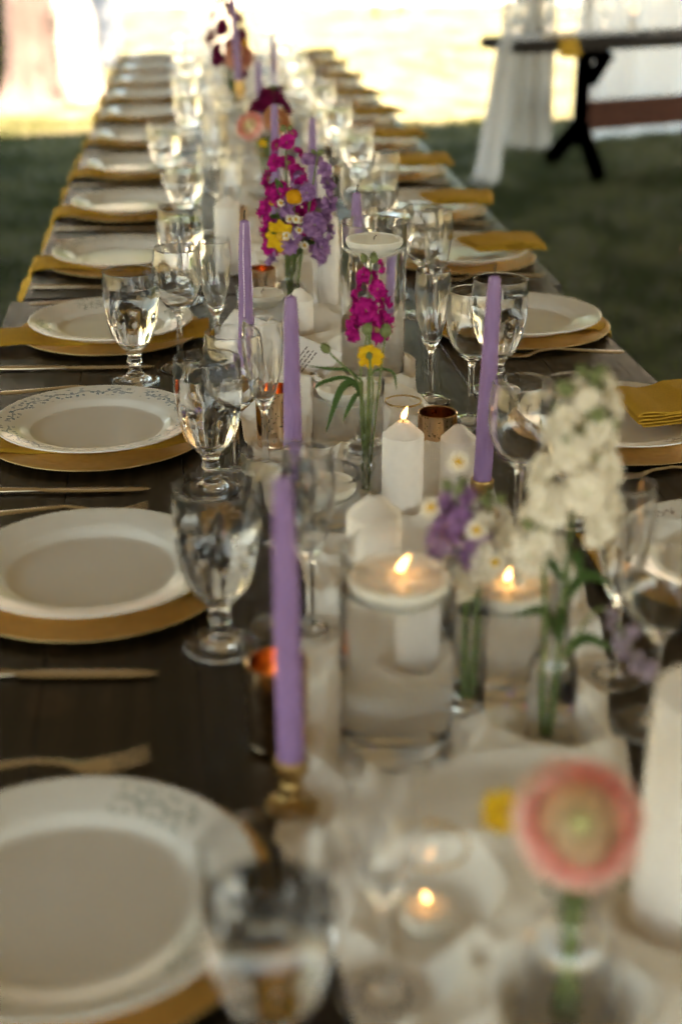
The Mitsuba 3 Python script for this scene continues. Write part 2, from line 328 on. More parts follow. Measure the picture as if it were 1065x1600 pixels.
def tree():
    t = thing('tree', 'pale pinkish tree trunk standing in the sun at the left', 'tree')
    z = np.array([0, .05, .12, .25, .5, .9, 1.4, 2.0, 2.7, 3.4]); r = np.array([.31, .27, .235, .205, .19, .18, .175, .165, .15, .12])
    th = np.linspace(0, 2 * PI, 48, endpoint=False); TH, Z = np.meshgrid(th, np.linspace(0, 3.4, 70))
    R = np.interp(Z, z, r) * (1 + 0.10 * np.exp(-Z / 0.18) * np.sin(5 * TH + 0.5) + 0.05 * np.sin(3 * TH + Z * 1.5) + 0.03 * np.sin(8 * TH - Z * 3))
    x0, y0 = -1.13, 11.45
    part(t, 'trunk', ply((np.stack([x0 + 0.05 * Z * 0.3 + R * np.cos(TH), y0 + R * np.sin(TH), Z - 0.02], -1).reshape(-1, 3), tri(grid_faces(70, 48, True))), 'm_bark', True))
    r2 = np.random.default_rng(3); ends = []
    for k in range(7):
        a = k * 2.4; e = np.array([x0 + 1.5 * math.cos(a), y0 + 1.5 * math.sin(a), 4.6 + 0.25 * (k % 3)])
        part(t, 'limb', ply(tube(curve([x0 + .04, y0, 3.0], [x0 + 0.5 * math.cos(a), y0 + 0.5 * math.sin(a), 3.7], e, n=6), np.linspace(0.09, 0.03, 13), 8), 'm_bark', True)); ends.append(e)
    lv = []
    for c in ends + [np.array([x0, y0, 5.6])]:
        for _ in range(8):
            cc = c + r2.normal(0, 0.45, 3)
            n = 90; p = cc + r2.normal(0, 0.24, (n, 3)); d1 = r2.normal(0, 1, (n, 3)); d1 /= np.linalg.norm(d1, axis=1)[:, None]
            d2 = np.cross(d1, r2.normal(0, 1, (n, 3))); d2 /= np.linalg.norm(d2, axis=1)[:, None]
            v = np.stack([p - d1 * .06, p - d2 * .03, p + d1 * .06, p + d2 * .03], 1).reshape(-1, 3); lv.append((v, np.arange(4 * n).reshape(-1, 4)))
    part(t, 'crown', ply(join(lv), 'm_treeleaf'))
tree()
def added_wood():  # unseen trees added to block low sky light and dim the table reflections
    r2 = np.random.default_rng(21); ms = []
    for k in range(34):
        a = math.radians(-115 + 230 * k / 33 + r2.normal(0, 1.5)); R = 40 + r2.uniform(-3, 6); h = r2.uniform(8, 12.5); w = r2.uniform(3.0, 4.4)
        x, y = 2 + R * math.sin(a), 2 + R * math.cos(a); n = 1500
        p = r2.normal(0, 1, (n, 3)); p /= np.linalg.norm(p, axis=1)[:, None]; p = p * (.62 + .6 * meshkit.noise(p * 2.2, k))[:, None] * (r2.uniform(.5, 1, (n, 1)) ** .4) * [w, w, h * .5] + [x, y, h * .52]
        p[:, 2] = np.maximum(p[:, 2], .3)
        d1 = r2.normal(0, 1, (n, 3)); d1 /= np.linalg.norm(d1, axis=1)[:, None]; d2 = np.cross(d1, r2.normal(0, 1, (n, 3))); d2 /= np.linalg.norm(d2, axis=1)[:, None]
        ms.append((np.stack([p - d1 * .42, p - d2 * .28, p + d1 * .42, p + d2 * .28], 1).reshape(-1, 3), np.arange(4 * n).reshape(-1, 4)))
        ms.append(tube([[x, y, 0], [x, y, h * .7]], [.3, .12], 8))
    return join(ms)
struct('added_distant_wood', ply(added_wood(), 'm_treeleaf'), 'stuff', 'added unseen ring of leafy trees round the lawn, blocking low sky light')
def bush(x, y, r, h, n, seed):
    r2 = np.random.default_rng(seed); p = r2.normal(0, 1, (n, 3)); p /= np.linalg.norm(p, axis=1)[:, None]
    p = p * (r2.uniform(0.3, 1, (n, 1)) ** 0.5) * [r, r, h / 2] * (0.8 + 0.4 * meshkit.noise(p * 2.5, seed))[:, None] + [x, y, h / 2]
    d1 = r2.normal(0, 1, (n, 3)); d1 /= np.linalg.norm(d1, axis=1)[:, None]; d2 = np.cross(d1, r2.normal(0, 1, (n, 3))); d2 /= np.linalg.norm(d2, axis=1)[:, None]
    v = np.stack([p - d1 * .045, p - d2 * .022, p + d1 * .045, p + d2 * .022], 1).reshape(-1, 3)
    return v, np.arange(4 * n).reshape(-1, 4)
t = thing('shrub', 'yellow green leafy shrub just left of the pale tree trunk', 'shrub')
part(t, 'foliage', ply(bush(-1.52, 12.2, 0.30, 1.3, 2600, 4), 'm_treeleaf'))
part(t, 'stem', ply(tube([[-1.52, 12.2, 0], [-1.5, 12.2, 0.7]], 0.02, 8), 'm_bark', True))
t = thing('shed', 'blue grey garden shed far behind the pale tree trunk', 'shed')
part(t, 'wall', ply(bbox(-3.6, -0.62, 14.0, 16.4, 0, 2.2, 0.01), 'm_shed'))
part(t, 'roof', ply((np.array([[-3.8, 13.8, 2.2], [-0.42, 13.8, 2.2], [-0.42, 15.2, 3.1], [-3.8, 15.2, 3.1], [-3.8, 16.6, 2.2], [-0.42, 16.6, 2.2]]), np.array([[0, 1, 2, 3], [3, 2, 5, 4]])), two(pr(base_color=rgb(.2, .2, .2), roughness=.7))))
part(t, 'door', ply(bbox(-2.2, -1.4, 13.97, 14.02, 0.02, 1.95, 0.006), 'm_whitepaint'))
t = thing('folding_chair', 'white folding chair far out on the sunlit lawn', 'chair')
cx, cy = 2.85, 20.3
part(t, 'seat', ply(bbox(cx - .2, cx + .2, cy - .2, cy + .2, .43, .46, .006), 'm_whitepaint'))
part(t, 'backrest', ply(bbox(cx - .2, cx + .2, cy + .2, cy + .225, .55, .85, .006), 'm_whitepaint'))
for sx in (-1, 1):
    part(t, 'leg', ply(beam([cx + sx * .19, cy - .22, 0], [cx + sx * .19, cy + .22, .86], .025, .03), 'm_whitepaint'))
    part(t, 'leg', ply(beam([cx + sx * .165, cy + .25, 0], [cx + sx * .165, cy - .18, .45], .025, .03), 'm_whitepaint'))
t = thing('bucket', 'blue bucket on the shaded grass at the left picture edge', 'bucket')
part(t, 'body', ply(at_mesh := moved(lathe([(0, 0), (.10, 0), (.13, .26), (.135, .265), (.13, .262), (.098, .01), (0, .01)], 32), at(-1.19, 8.15).matrix), 'm_blue', 40))
part(t, 'handle', ply(moved(tube([[.13 * math.cos(a), 0.02, .25 + .10 * math.sin(a)] for a in np.linspace(0, PI, 15)], .004, 6), at(-1.19, 8.15).matrix), 'm_metal', 40))
t = thing('fallen_leaf', 'small brown fallen leaf on the grass at the right', 'leaf')
u = np.linspace(0, 1, 9); LV = np.array([[s * 0.07, w * 0.022 * math.sin(PI * s), .04 + 0.012 * w * w + .01 * math.sin(3 * s)] for s in u for w in (-1, 0, 1)])
scene[t] = ply(moved((LV, grid_faces(9, 3)), at(2.1, 5.84, 0.0, .6).matrix), two(pr(base_color=rgb(.22, .11, .04), roughness=.7)), True)

# ------------------------------------------------------------------ the long table: three plank tables end to end
TZ = 0.75
def plank_table(cx, y0, y1, rot, width, lab):
    t = thing('plank_table', lab, 'table', 'plank tables set end to end')
    n = 7; w = width / n; c = np.array([cx, (y0 + y1) / 2]); m = at(c[0], c[1], 0, math.radians(rot)).matrix; L = (y1 - y0) / 2
    r2 = np.random.default_rng(int(y0 * 100))
    for i in range(n):
        a = -width / 2 + i * w
        v, f = bbox(a + .0003, a + w - .0003, -L, L, TZ - .04, TZ - .0003 * r2.random(), .0009)
        uv = np.full((len(v), 2), r2.random())
        part(t, 'plank', ply(moved((v, f), m), 'm_table', False, uv=uv))
    for s in (-1, 1):
        part(t, 'apron', ply(moved(bbox(s * (width / 2 - .07) - .012, s * (width / 2 - .07) + .012, -L + .15, L - .15, TZ - .14, TZ - .041), m), 'm_darkwood'))
        for e in (-1, 1):
            part(t, 'leg', ply(moved(bbox(s * (width / 2 - .1) - .04, s * (width / 2 - .1) + .04, e * (L - .2) - .04, e * (L - .2) + .04, 0, TZ - .041, .006), m), 'm_darkwood'))
plank_table(0.208, 0.10, 2.60, 1.2, 1.018, 'dark stained plank table nearest in the row, with the pink ranunculus on it')
plank_table(0.212, 2.606, 5.05, -0.5, 1.012, 'dark stained plank table in the middle of the row')
plank_table(0.222, 5.056, 7.30, 0.0, 1.012, 'dark stained plank table at the far end of the row')

# ------------------------------------------------------------------ vessels
def facets(n, z0, z1, z2, depth=1.0):
    def f(th, z, r):
        w = np.clip((z - z0) / 0.006, 0, 1) * (1 - np.clip((z - z1) / (z2 - z1), 0, 1)) * depth
        k = np.mod(th, 2 * PI / n) - PI / n
        return 1 + w * (math.cos(PI / n) / np.cos(k) - 1) * 1.1
    return f
def split_inner(inner, level):
    """an inner profile from rim to bottom axis, cut at the water level"""
    p = np.asarray(inner, float); i = int(np.argmax(p[:, 1] < level))
    k = (level - p[i, 1]) / (p[i - 1, 1] - p[i, 1]); q = p[i] + (p[i - 1] - p[i]) * k
    return np.vstack([p[:i], q]), np.vstack([q, p[i:]])
def vessel(outer, inner, n=48, mod=None, level=None, cuts=()):
    """outer: bottom axis up to the rim; inner: rim down to the bottom axis. Returns the parts: (name, mesh, material)"""
    outer = np.asarray(outer); rim = outer[-1]; rin = np.asarray(inner)[0]
    lip = [((rim[0] * 3 + rin[0]) / 4, rim[1] + abs(rim[0] - rin[0]) * .35), ((rim[0] + rin[0]) / 2, rim[1] + abs(rim[0] - rin[0]) * .45), ((rim[0] + rin[0] * 3) / 4, rim[1] + abs(rim[0] - rin[0]) * .35)]
    out = []
    names = [c[0] for c in cuts] + ['bowl' if cuts else 'glass']; zs = [c[1] for c in cuts]
    idx = [0] + [int(np.argmax(outer[:, 1] >= z)) for z in zs] + [len(outer) - 1]
    for a, nm in enumerate(names[:-1]):
        out.append((nm, lathe(outer[idx[a]:idx[a + 1] + 1], n, mod), 'm_glass'))
    if level is None:
        prof = np.vstack([outer[idx[-2]:], lip, inner]); out.append((names[-1], _lathe2(prof, len(outer) - idx[-2], n, mod), 'm_glass'))
    else:
        dry, wet = split_inner(inner, level)
        prof = np.vstack([outer[idx[-2]:], lip, dry]); out.append((names[-1], _lathe2(prof, len(outer) - idx[-2], n, mod), 'm_glass'))
        out.append(('water', lathe(wet[::-1], n), 'm_wside'))
        r = wet[0, 0]; out.append(('water__surface', lathe([(r, level), (r * .97, level - .0003), (r * .9, level - .0006), (0, level - .0006)], n), 'm_water'))
    return out
def _lathe2(prof, k, n, mod):
    if mod is None: return lathe(prof, n)
    flag = np.arange(len(prof)) < k
    zz = prof[:, 1]
    def m2(th, z, r):
        f = mod(th, z, r); return np.where(flag[:, None], f, 1.0)
    return lathe(prof, n, m2)
def as_ply(parts, angle=50): return [(nm, ply(me, mat, angle)) for nm, me, mat in parts]

def goblet_parts(level=None, n=60):
    foot = dense([(0, 0.0025), (.020, .0015), (.032, 0), (.0358, .0012), (.0362, .003), (.034, .0048), (.022, .0075), (.013, .013), (.0095, .020), (.0088, .026), (.0110, .031), (.0118, .034), (.0102, .038), (.0108, .044), (.0145, .051), (.0205, .0565), (.0255, .062), (.0318, .074), (.0370, .090), (.0400, .108), (.0413, .127), (.0413, .146), (.0405, .162), (.0398, .171)], .003)
    inner = dense([(.0382, .171), (.0388, .162), (.0395, .146), (.0395, .127), (.0381, .108), (.0350, .091), (.0297, .076), (.0225, .0655), (.012, .0600), (0, .0585)], .003)
    return vessel(foot, inner, n, facets(10, .052, .100, .122), level, (('foot', .0), ) and (('foot', .020), ('stem', .0505)))
def wine_parts(n=48, level=None):
    out = dense([(0, .0022), (.018, .0012), (.0305, 0), (.0330, .001), (.0332, .0022), (.030, .0034), (.014, .0052), (.0065, .0085), (.0045, .014), (.0040, .030), (.0040, .060), (.0042, .078), (.0058, .088), (.011, .0935), (.0205, .1015), (.0285, .112), (.0345, .127), (.0372, .145), (.0372, .162), (.0355, .178), (.0338, .190)], .003)
    inn = dense([(.0326, .190), (.0342, .178), (.0359, .162), (.0359, .145), (.0332, .128), (.0270, .1135), (.0190, .104), (.0095, .0985), (0, .097)], .003)
    return vessel(out, inn, n, None, level, (('foot', .0085), ('stem', .0875)))
def flute_parts(n=40, level=None):
    out = dense([(0, .0022), (.018, .0012), (.0275, 0), (.0298, .001), (.0300, .0022), (.027, .0034), (.013, .0052), (.0065, .0085), (.0045, .014), (.0040, .030), (.0040, .062), (.0044, .074), (.0070, .081), (.0105, .0865), (.0140, .094), (.0185, .110), (.0225, .130), (.0250, .152), (.0258, .170), (.0252, .185), (.0245, .195)], .003)
    inn = dense([(.0233, .195), (.0240, .185), (.0246, .170), (.0238, .152), (.0212, .131), (.0170, .1115), (.0125, .098), (.0075, .0915), (0, .0895)], .003)
    return vessel(out, inn, n, facets(8, .084, .100, .130), level, (('foot', .0085), ('stem', .0735)))
GOB = {lv: as_ply(goblet_parts(lv)) for lv in (None, .136, .150)}
WIN = as_ply(wine_parts()); FLU = as_ply(flute_parts())
# far, out of focus glasses: thin walled bowls on solid stems
def thin_glass(prof, n, foot_z, stem_z):
    p = dense(prof, .006); a = int(np.argmax(p[:, 1] >= foot_z)); b = int(np.argmax(p[:, 1] >= stem_z))
    rim = p[-1]; ring = np.array([(rim[0] + .0011 * math.cos(q), rim[1] + .0011 * math.sin(q)) for q in np.linspace(0, 2 * PI, 9)])
    return [('stem', ply(lathe(np.vstack([p[:b + 1], [(0, p[b, 1])]]), n), 'm_glass', 50)), ('bowl', ply(lathe(p[b:], n), 'm_thin', 50)), ('rim', ply(lathe(ring, n), 'm_glass', True))]
T_GOB = thin_glass([(0, 0), (.032, 0), (.036, .002), (.034, .0048), (.013, .013), (.0090, .024), (.0115, .034), (.0108, .044), (.0205, .0565), (.0318, .074), (.0400, .108), (.0413, .127), (.0405, .162), (.0398, .171)], 32, .02, .05)
T_WIN = thin_glass([(0, 0), (.0305, 0), (.033, .002), (.014, .0052), (.0045, .014), (.0040, .060), (.0058, .088), (.0205, .1015), (.0345, .127), (.0372, .150), (.0355, .178), (.0338, .190)], 28, .0085, .0875)
T_FLU = thin_glass([(0, 0), (.0275, 0), (.030, .002), (.013, .0052), (.0045, .014), (.0040, .062), (.0070, .081), (.0185, .110), (.0250, .152), (.0258, .170), (.0245, .195)], 24, .0085, .0735)
def far_water(level, r):  # a simple body of water in a thin walled goblet
    p = [(0, .058), (.0225, .0655), (.0297, .076), (.0350, .091), (.0381, .108), (.0393, .127), (r, level), (0, level)]
    return ply(lathe(p, 28), 'm_water', 50)
T_WATER = far_water(.148, .0393)
def set_glass(name, label, cat, parts, x, y, rz=0., z=TZ, group=None):
    t = thing(name, label, cat, group)
    for nm, p in parts: part(t, nm, p, at(x, y, z, rz))
    return t

# ------------------------------------------------------------------ place settings
PL_PROF = [(0, .0032), (.070, .0030), (.0755, .0008), (.079, 0), (.082, .0010), (.086, .0030), (.094, .0060), (.103, .0115), (.118, .0150), (.134, .0195), (.1362, .0208), (.1366, .0222), (.1350, .0228), (.1330, .0224), (.118, .0188), (.1035, .0155), (.0960, .0110), (.0915, .0072), (.0875, .0060), (.080, .0056), (.05, .0054), (0, .0054)]
def plate_ply(mat):
    v, f = lathe(PL_PROF, 72)
    return ply((v, f), mat, True, uv=v[:, :2] / .1366 * .5 + .5)
PLATES = {m: plate_ply(m) for m in ('m_plain', 'm_floral_blue', 'm_floral_green', 'm_floral_rust')}
CHARGER = ply(lathe([(0, .002), (.09, .0015), (.100, 0), (.104, .001), (.110, .0035), (.140, .0060), (.1520, .0080), (.1535, .0090), (.1537, .0100), (.1525, .0106), (.1500, .0102), (.1475, .0094), (.140, .0084), (.122, .0064), (.117, .0054), (.110, .0043), (.09, .0040), (0, .0040)], 96), 'm_charger', 40)
CHARGER_EDGE = ply(lathe([(.1537 + .0010 * math.cos(q), .0100 + .0010 * math.sin(q)) for q in np.linspace(0, 2 * PI, 9)], 96), 'm_goldrim', True)

def strip_napkin(x_in, x_edge, side, width, drop, seed, thick=.0026):
    """a folded strip that lies across the charger (towards +x for side=-1) and hangs over the table edge; local y across, z from the table top"""
    r2 = np.random.default_rng(seed)
    lie = .0112; inn = .0042; q = drop
    pts = [(x_in, lie + .001), (x_in + side * .022, lie - .001), (x_in + side * .06, inn), (x_in + side * .16, inn), (x_in + side * .25, inn), (x_edge - side * .07, lie - .001), (x_edge - side * .035, lie - .001), (x_edge - side * .008, lie - .004), (x_edge + side * .006, lie - .011), (x_edge + side * .011, -.03), (x_edge + side * (.014 + .02 * r2.random()), -q * .6), (x_edge + side * (.012 + .03 * r2.random()), -q)]
    pts = [p for k, p in enumerate(pts) if not (3 <= k <= 4 and side * (x_edge - side * .085 - p[0]) < 0)]
    p = curve(*[(a, 0, b) for a, b in pts], n=9); n = len(p); t = np.gradient(p, axis=0); t /= np.linalg.norm(t, axis=1)[:, None]
    nr = np.stack([-t[:, 2], t[:, 0] * 0, t[:, 0]], 1) * (-side if side < 0 else -side) * -1
    nr *= np.sign(nr[0, 2]) if nr[0, 2] != 0 else 1
    s = np.linspace(0, 1, n); sh = .016 * np.sin(s * 3 + seed) + .02 * s * r2.normal()
    half = width / 2 * (0.88 + .1 * np.sin(s * 5 + seed) + .18 * s)
    m = 21; u = np.linspace(-1, 1, m); top, bot = [], []
    for i in range(n):
        wob = .0007 * np.sin(u * 4 + s[i] * 9 + seed) + .0009 * np.sin(u * 2.2 - s[i] * 6) + .0022 * max(0, s[i] - .45) * np.sin(u * 9 + s[i] * 4 + seed * 2) + (.009 * np.sin(u * 5 + seed) * max(0, s[i] - .6) * 2)
        step = np.where(u > .25 + .1 * math.sin(seed + 3 * s[i]), thick * .5, 0)
        ed = np.sqrt(np.clip(1 - np.abs(u) ** 12, 0, 1))
        c = p[i] + np.outer(u, [0, half[i], 0]) + [0, sh[i], 0]
        top.append(c + np.outer((thick + step) * ed + wob, nr[i])); bot.append(c + np.outer(wob * .5, nr[i]))
    top, bot = np.array(top), np.array(bot)
    ring = np.concatenate([top, bot[:, ::-1]], 1); k = ring.shape[1]
    v = ring.reshape(-1, 3); f = tri(grid_faces(n, k, True))
    caps = []
    for base, fl in ((0, 1), ((n - 1) * k, 0)):
        for j in range(m - 1):
            q4 = [base + j, base + j + 1, base + k - 2 - j, base + k - 1 - j]
            caps.append(q4 if fl else q4[::-1])
    f = np.vstack([f, tri(np.array(caps))])
    return v, f
def folded_napkin(L, W, seed, layers=5):
    """a cloth folded to and fro: the turns show at its end; local x along the folds' length, y across"""
    r2 = np.random.default_rng(seed); pts = []
    for k in range(layers):
        z = .0012 + k * .0042; a = (0, L * (1 - .02 * k)) if k % 2 == 0 else (L * (1 - .02 * k), 0)
        for s in np.linspace(0.03, .97, 9):
            x = a[0] + (a[1] - a[0]) * s
            pts.append((x, 0, z + .0022 * math.sin(x / L * PI) * (k > 1) + .0008 * r2.normal() + .003 * k / layers * math.sin(x * 50 + seed)))
        if k < layers - 1: pts.append((a[1] + (1 if k % 2 == 0 else -1) * .003, 0, z + .0021))
    p = curve(*pts, n=4); t = np.gradient(p, axis=0); t /= np.linalg.norm(t, axis=1)[:, None] + 1e-9
    nr = np.stack([-t[:, 2], t[:, 0] * 0, t[:, 0]], 1); th = .0009
    m = 17; v = []
    for j in np.linspace(-1, 1, m):
        sk = .010 * j * np.sin(p[:, :1] * 18 + seed) * [1, 0, 0.12]
        w = p + [0, j * W / 2, 0] + sk + np.outer(.0022 * np.sin(p[:, 0] * 40 + j * 3) * abs(j), [0, 1, .3]); v.append((w + nr * th, w - nr * th))
    v = np.array(v)  # m, 2, n, 3
    n = len(p); ring = np.concatenate([v[:, 0], v[:, 1, ::-1]], 1); k = 2 * n
    f = tri(grid_faces(m, k, True)); caps = []
    for base in (0, (m - 1) * k):
        for j in range(n - 1): caps.append([base + j, base + j + 1, base + k - 2 - j, base + k - 1 - j])
    return ring.reshape(-1, 3), np.vstack([f, tri(np.array(caps))])

def flat_shape(outline, zfun, th, cham=.0006):
    """an outline in xy, drawn out to a blade: thickness th(x) over the rise zfun(x)"""
    g = Polygon(outline)
    m = trimesh.creation.extrude_polygon(g, 1.0, engine='earcut')
    m = m.subdivide_to_size(.02, max_iter=6) if False else m
    v = np.array(m.vertices); z = zfun(v[:, 0]) + v[:, 2] * th(v[:, 0])
    v = np.stack([v[:, 0], v[:, 1], z], 1)
    return v, np.array(m.faces)
def loft(xs, half, zc, th, n=12):
    """an oval sectioned bar along x"""
    a = np.linspace(0, 2 * PI, n, endpoint=False); xs = np.asarray(xs)
    v = np.stack([np.repeat(xs[:, None], n, 1), np.outer(half, np.cos(a)), np.asarray(zc)[:, None] + np.outer(th, np.sin(a))], -1).reshape(-1, 3)
    f = tri(grid_faces(len(xs), n, True)); k = len(v); v = np.vstack([v, [[xs[0], 0, zc[0]]], [[xs[-1], 0, zc[-1]]]]); j = np.arange(n)
    return v, np.vstack([f, np.stack([j * 0 + k, (j + 1) % n, j], 1), np.stack([j * 0 + k + 1, (len(xs) - 1) * n + j, (len(xs) - 1) * n + (j + 1) % n], 1)])[:, ::-1] if False else outward(v, np.vstack([f, np.stack([j * 0 + k, (j + 1) % n, j], 1), np.stack([j * 0 + k + 1, (len(xs) - 1) * n + j, (len(xs) - 1) * n + (j + 1) % n], 1)]))
xh = np.array([0, .004, .02, .05, .08, .098, .105]); KN_H = ply(loft(xh, [.003, .0056, .0064, .0056, .0050, .0045, .0035], [.0036] * 7, [.002, .0038, .0042, .0036, .003, .0028, .002]), 'm_steel', 40)
xb = np.array([.104, .112, .13, .17, .21, .228, .236, .24]); KN_B = ply(loft(xb, [.0035, .0062, .0075, .0080, .0076, .0055, .0026, .0005], [.0035, .0032, .003, .003, .003, .003, .003, .003], [.0018, .0013, .0011, .001, .001, .0009, .0007, .0003]), 'm_steel', 40)
def fork():
    xs = np.array([0, .006, .03, .07, .11, .135, .15, .158]); zc = np.array([.012, .012, .0118, .0135, .0150, .0105, .004, .0028])
    H = loft(xs, [.005, .0085, .0078, .0048, .0030, .0036, .0085, .0108], zc, [.0012, .0018, .0017, .0016, .0017, .0016, .0012, .001])
    xs2 = np.array([.1575, .165, .176]); HD = loft(xs2, [.0105, .0122, .0124], [.0030, .0026, .0030], [.001, .0009, .0008])
    tines = []
    for k in range(4):
        y = (k - 1.5) * .0066
        tv, tf = loft([.1755, .19, .205, .2085], [.0020, .0017, .0013, .0005], [.003, .0050, .0092, .0104], [.0008, .0007, .0006, .0003], 8); tines.append((tv + [0, y, 0], tf))
    return H, HD, tines
_h, _hd, _t = fork()
FK = [('handle', ply(_h, 'm_steel', 40)), ('head', ply(_hd, 'm_steel', 40))] + [('tine', ply(x, 'm_steel', 40)) for x in _t]
ORD = ['nearest', 'second nearest', 'third nearest', 'fourth nearest', 'fifth', 'sixth', 'seventh', 'eighth', 'ninth', 'tenth', 'eleventh', 'twelfth', 'thirteenth']
def ordn(i): return ORD[i] if i < 4 else ORD[i] + ' from the front'
DESC = {'m_plain': 'plain white dinner plate', 'm_floral_blue': 'white plate with blue floral rim', 'm_floral_green': 'white plate with grey green rim sprigs', 'm_floral_rust': 'white plate with rust brown sprigs'}

LEFT = [(-.107, .84, 'm_floral_green'), (-.117, 1.39, 'm_plain'), (-.132, 1.846, 'm_floral_blue'), (-.134, 2.35, 'm_floral_green'), (-.130, 2.865, 'm_floral_blue'), (-.127, 3.39, 'm_plain'), (-.124, 3.92, 'm_plain'), (-.122, 4.45, 'm_floral_blue'), (-.120, 4.97, 'm_plain'), (-.119, 5.46, 'm_plain'), (-.118, 5.93, 'm_plain'), (-.118, 6.38, 'm_plain'), (-.118, 6.85, 'm_plain')]
RIGHT = [(.575, .86, 'm_plain'), (.578, 1.345, 'm_floral_rust'), (.578, 1.79, 'm_floral_rust'), (.556, 2.31, 'm_plain'), (.548, 2.82, 'm_plain'), (.545, 3.31, 'm_plain'), (.545, 3.83, 'm_floral_rust'), (.550, 4.33, 'm_plain'), (.553, 4.82, 'm_plain'), (.553, 5.33, 'm_plain'), (.553, 5.85, 'm_plain'), (.553, 6.36, 'm_plain'), (.553, 6.85, 'm_plain')]
def edge_x(y, side):
    if y < 2.6: return (.205 - math.tan(math.radians(1.3)) * (y - 1.35)) + side * .515
    return (.212 + math.tan(math.radians(.5)) * (y - 3.83) if y < 5.05 else .222) + side * .506
ON_PLATE = {2, 4, 5, 6, 7, 8, 9, 10, 11, 12}
for side, rows in ((-1, LEFT), (1, RIGHT)):
    sd = 'left' if side < 0 else 'right'
    for i, (x, y, pm) in enumerate(rows):
        far = i >= 6
        where = f'{ordn(i)} on the {sd} side'
        rz = float(rng.uniform(-3, 3))
        t = thing('charger', f'round gold charger under the plate {where}', 'charger', f'gold chargers along the {sd} side')
        part(t, 'disc', CHARGER, at(x, y + .004, TZ)); part(t, 'edge_band', CHARGER_EDGE, at(x, y + .004, TZ))
        lift = .0098
        t = thing('dinner_plate', f'{DESC[pm]} {where}', 'plate', f'dinner plates along the {sd} side')
        scene[t] = {**PLATES[pm], 'to_world': at(x + rng.normal(0, .002), y - .004, TZ + lift, rz)}
        if side < 0 or i not in ON_PLATE:
            xe = edge_x(y, side)
            mesh = strip_napkin((x - side * (.165 if i in (2, 3) else .13 if side < 0 else .155)), xe, side, .115, .07 + .05 * rng.random(), i + (0 if side < 0 else 20))
            a = float(rng.uniform(-.05, .05)); 
            t = thing('napkin', f'mustard napkin hanging from under the plate {where}', 'napkin', f'mustard napkins along the {sd} side')
            scene[t] = ply(moved(mesh, at(0, y + (-.015 if side < 0 else .02), TZ).matrix), 'm_mustard', True)
        else:
            t = thing('napkin', f'folded mustard napkin on the plate {where}', 'napkin', f'mustard napkins along the {sd} side')
            scene[t] = {**ply(folded_napkin(.155, .105, i, 5 if i < 4 else 4), 'm_mustard', 60), 'to_world': at(x + .005 if i == 2 else x + .012, y - .012, TZ + lift + .021 if i == 2 else TZ + lift + .021, .22 if i == 2 else float(rng.uniform(-.1, .15)))}
        # cutlery: the knife to the diner's right, the fork to the left
        ky, fy = (y - .185, y + .178) if side < 0 else (y + .155, y - .188)
        jit = float(rng.normal(0, .02))
        t = thing('table_knife', f'champagne coloured knife by the plate {where}', 'knife', f'table knives along the {sd} side')
        mk = at(x - .165, ky, TZ + .0005, -.06 + jit) if side < 0 else at(x + .145, ky + .01, TZ + .0005, PI + jit)
        part(t, 'handle', KN_H, mk); part(t, 'blade', KN_B, mk)
        t = thing('table_fork', f'champagne coloured fork by the plate {where}', 'fork', f'table forks along the {sd} side')
        mf = at(x - .150, fy - .006, TZ, .12 + jit) if side < 0 else at(x + .128, fy, TZ, PI - .16 + jit)
        for nm, p in (FK if not far else FK): part(t, nm, p, mf)

# glasses: (kind, x, y, level)
G = []
LG = {0: ((.031, .671), None, None), 1: ((.016, 1.232), (.076, 1.265), (.106, 1.258)), 2: ((.017, 1.640), (.050, 1.680), (.088, 1.712)), 3: ((-.087, 2.089), (-.018, 2.150), (.040, 2.170)), 4: ((-.012, 2.56), None, (.095, 2.97)), 5: ((-.002, 3.07), (.066, 3.14), (.10, 3.10)), 6: ((-.046, 3.62), (.03, 3.66), (.075, 3.60))}
RG = {0: (None, (.388, 1.046), (.380, 1.135)), 1: ((.434, 1.500), (.358, 1.450), None), 2: ((.448, 1.985), (.382, 1.850), (.342, 1.948)), 3: ((.366, 2.545), (.404, 2.417), (.421, 2.362)), 4: ((.38, 2.83), (.345, 2.86), (.42, 2.98))}
names = {'g': ('water_goblet', 'goblet', 'stemmed water goblet'), 'w': ('wine_glass', 'wine glass', 'tall wine glass'), 'f': ('champagne_flute', 'flute', 'slim champagne flute')}
def glass(kind, x, y, i, sd, near, level=None):
    nm, cat, d = names[kind]
    lab = ('filled water goblet' if kind == 'g' else f'empty {d}') + f' by the plate {ordn(i)} on the {sd} side'
    grp = (cat + ('es' if cat.endswith('s') else 's')) + f' along the {sd} side'
    if near:
        ps = {'g': GOB.get(level, GOB[None]), 'w': WIN, 'f': FLU}[kind]
    else:
        ps = {'g': T_GOB + [('water', T_WATER)], 'w': T_WIN, 'f': T_FLU}[kind]
    set_glass(nm, lab, cat, ps, x, y, float(rng.uniform(0, 1)), group=grp)
for side, rows, tab in ((-1, LEFT, LG), (1, RIGHT, RG)):
    sd = 'left' if side < 0 else 'right'
    for i, (x, y, _) in enumerate(rows):
        near = i < 5
        if i in tab: g, w, f = tab[i]
        else:
            j = lambda: float(rng.normal(0, .012))
            s = -side
            g, w, f = (x + s * .13 + j(), y + side * .17 + j()), (x + s * .20 + j(), y + side * .13 + j()), (x + s * .235 + j(), y + side * .20 + j())
        if g: glass('g', *g, i, sd, near, .136 if i < 2 else .150)
        if w: glass('w', *w, i, sd, near)
        if f: glass('f', *f, i, sd, near)
set_glass('champagne_flute', 'blurred empty champagne flute in the foreground beside the clear votive', 'flute', FLU, .108, .735, group='flutes along the left side')

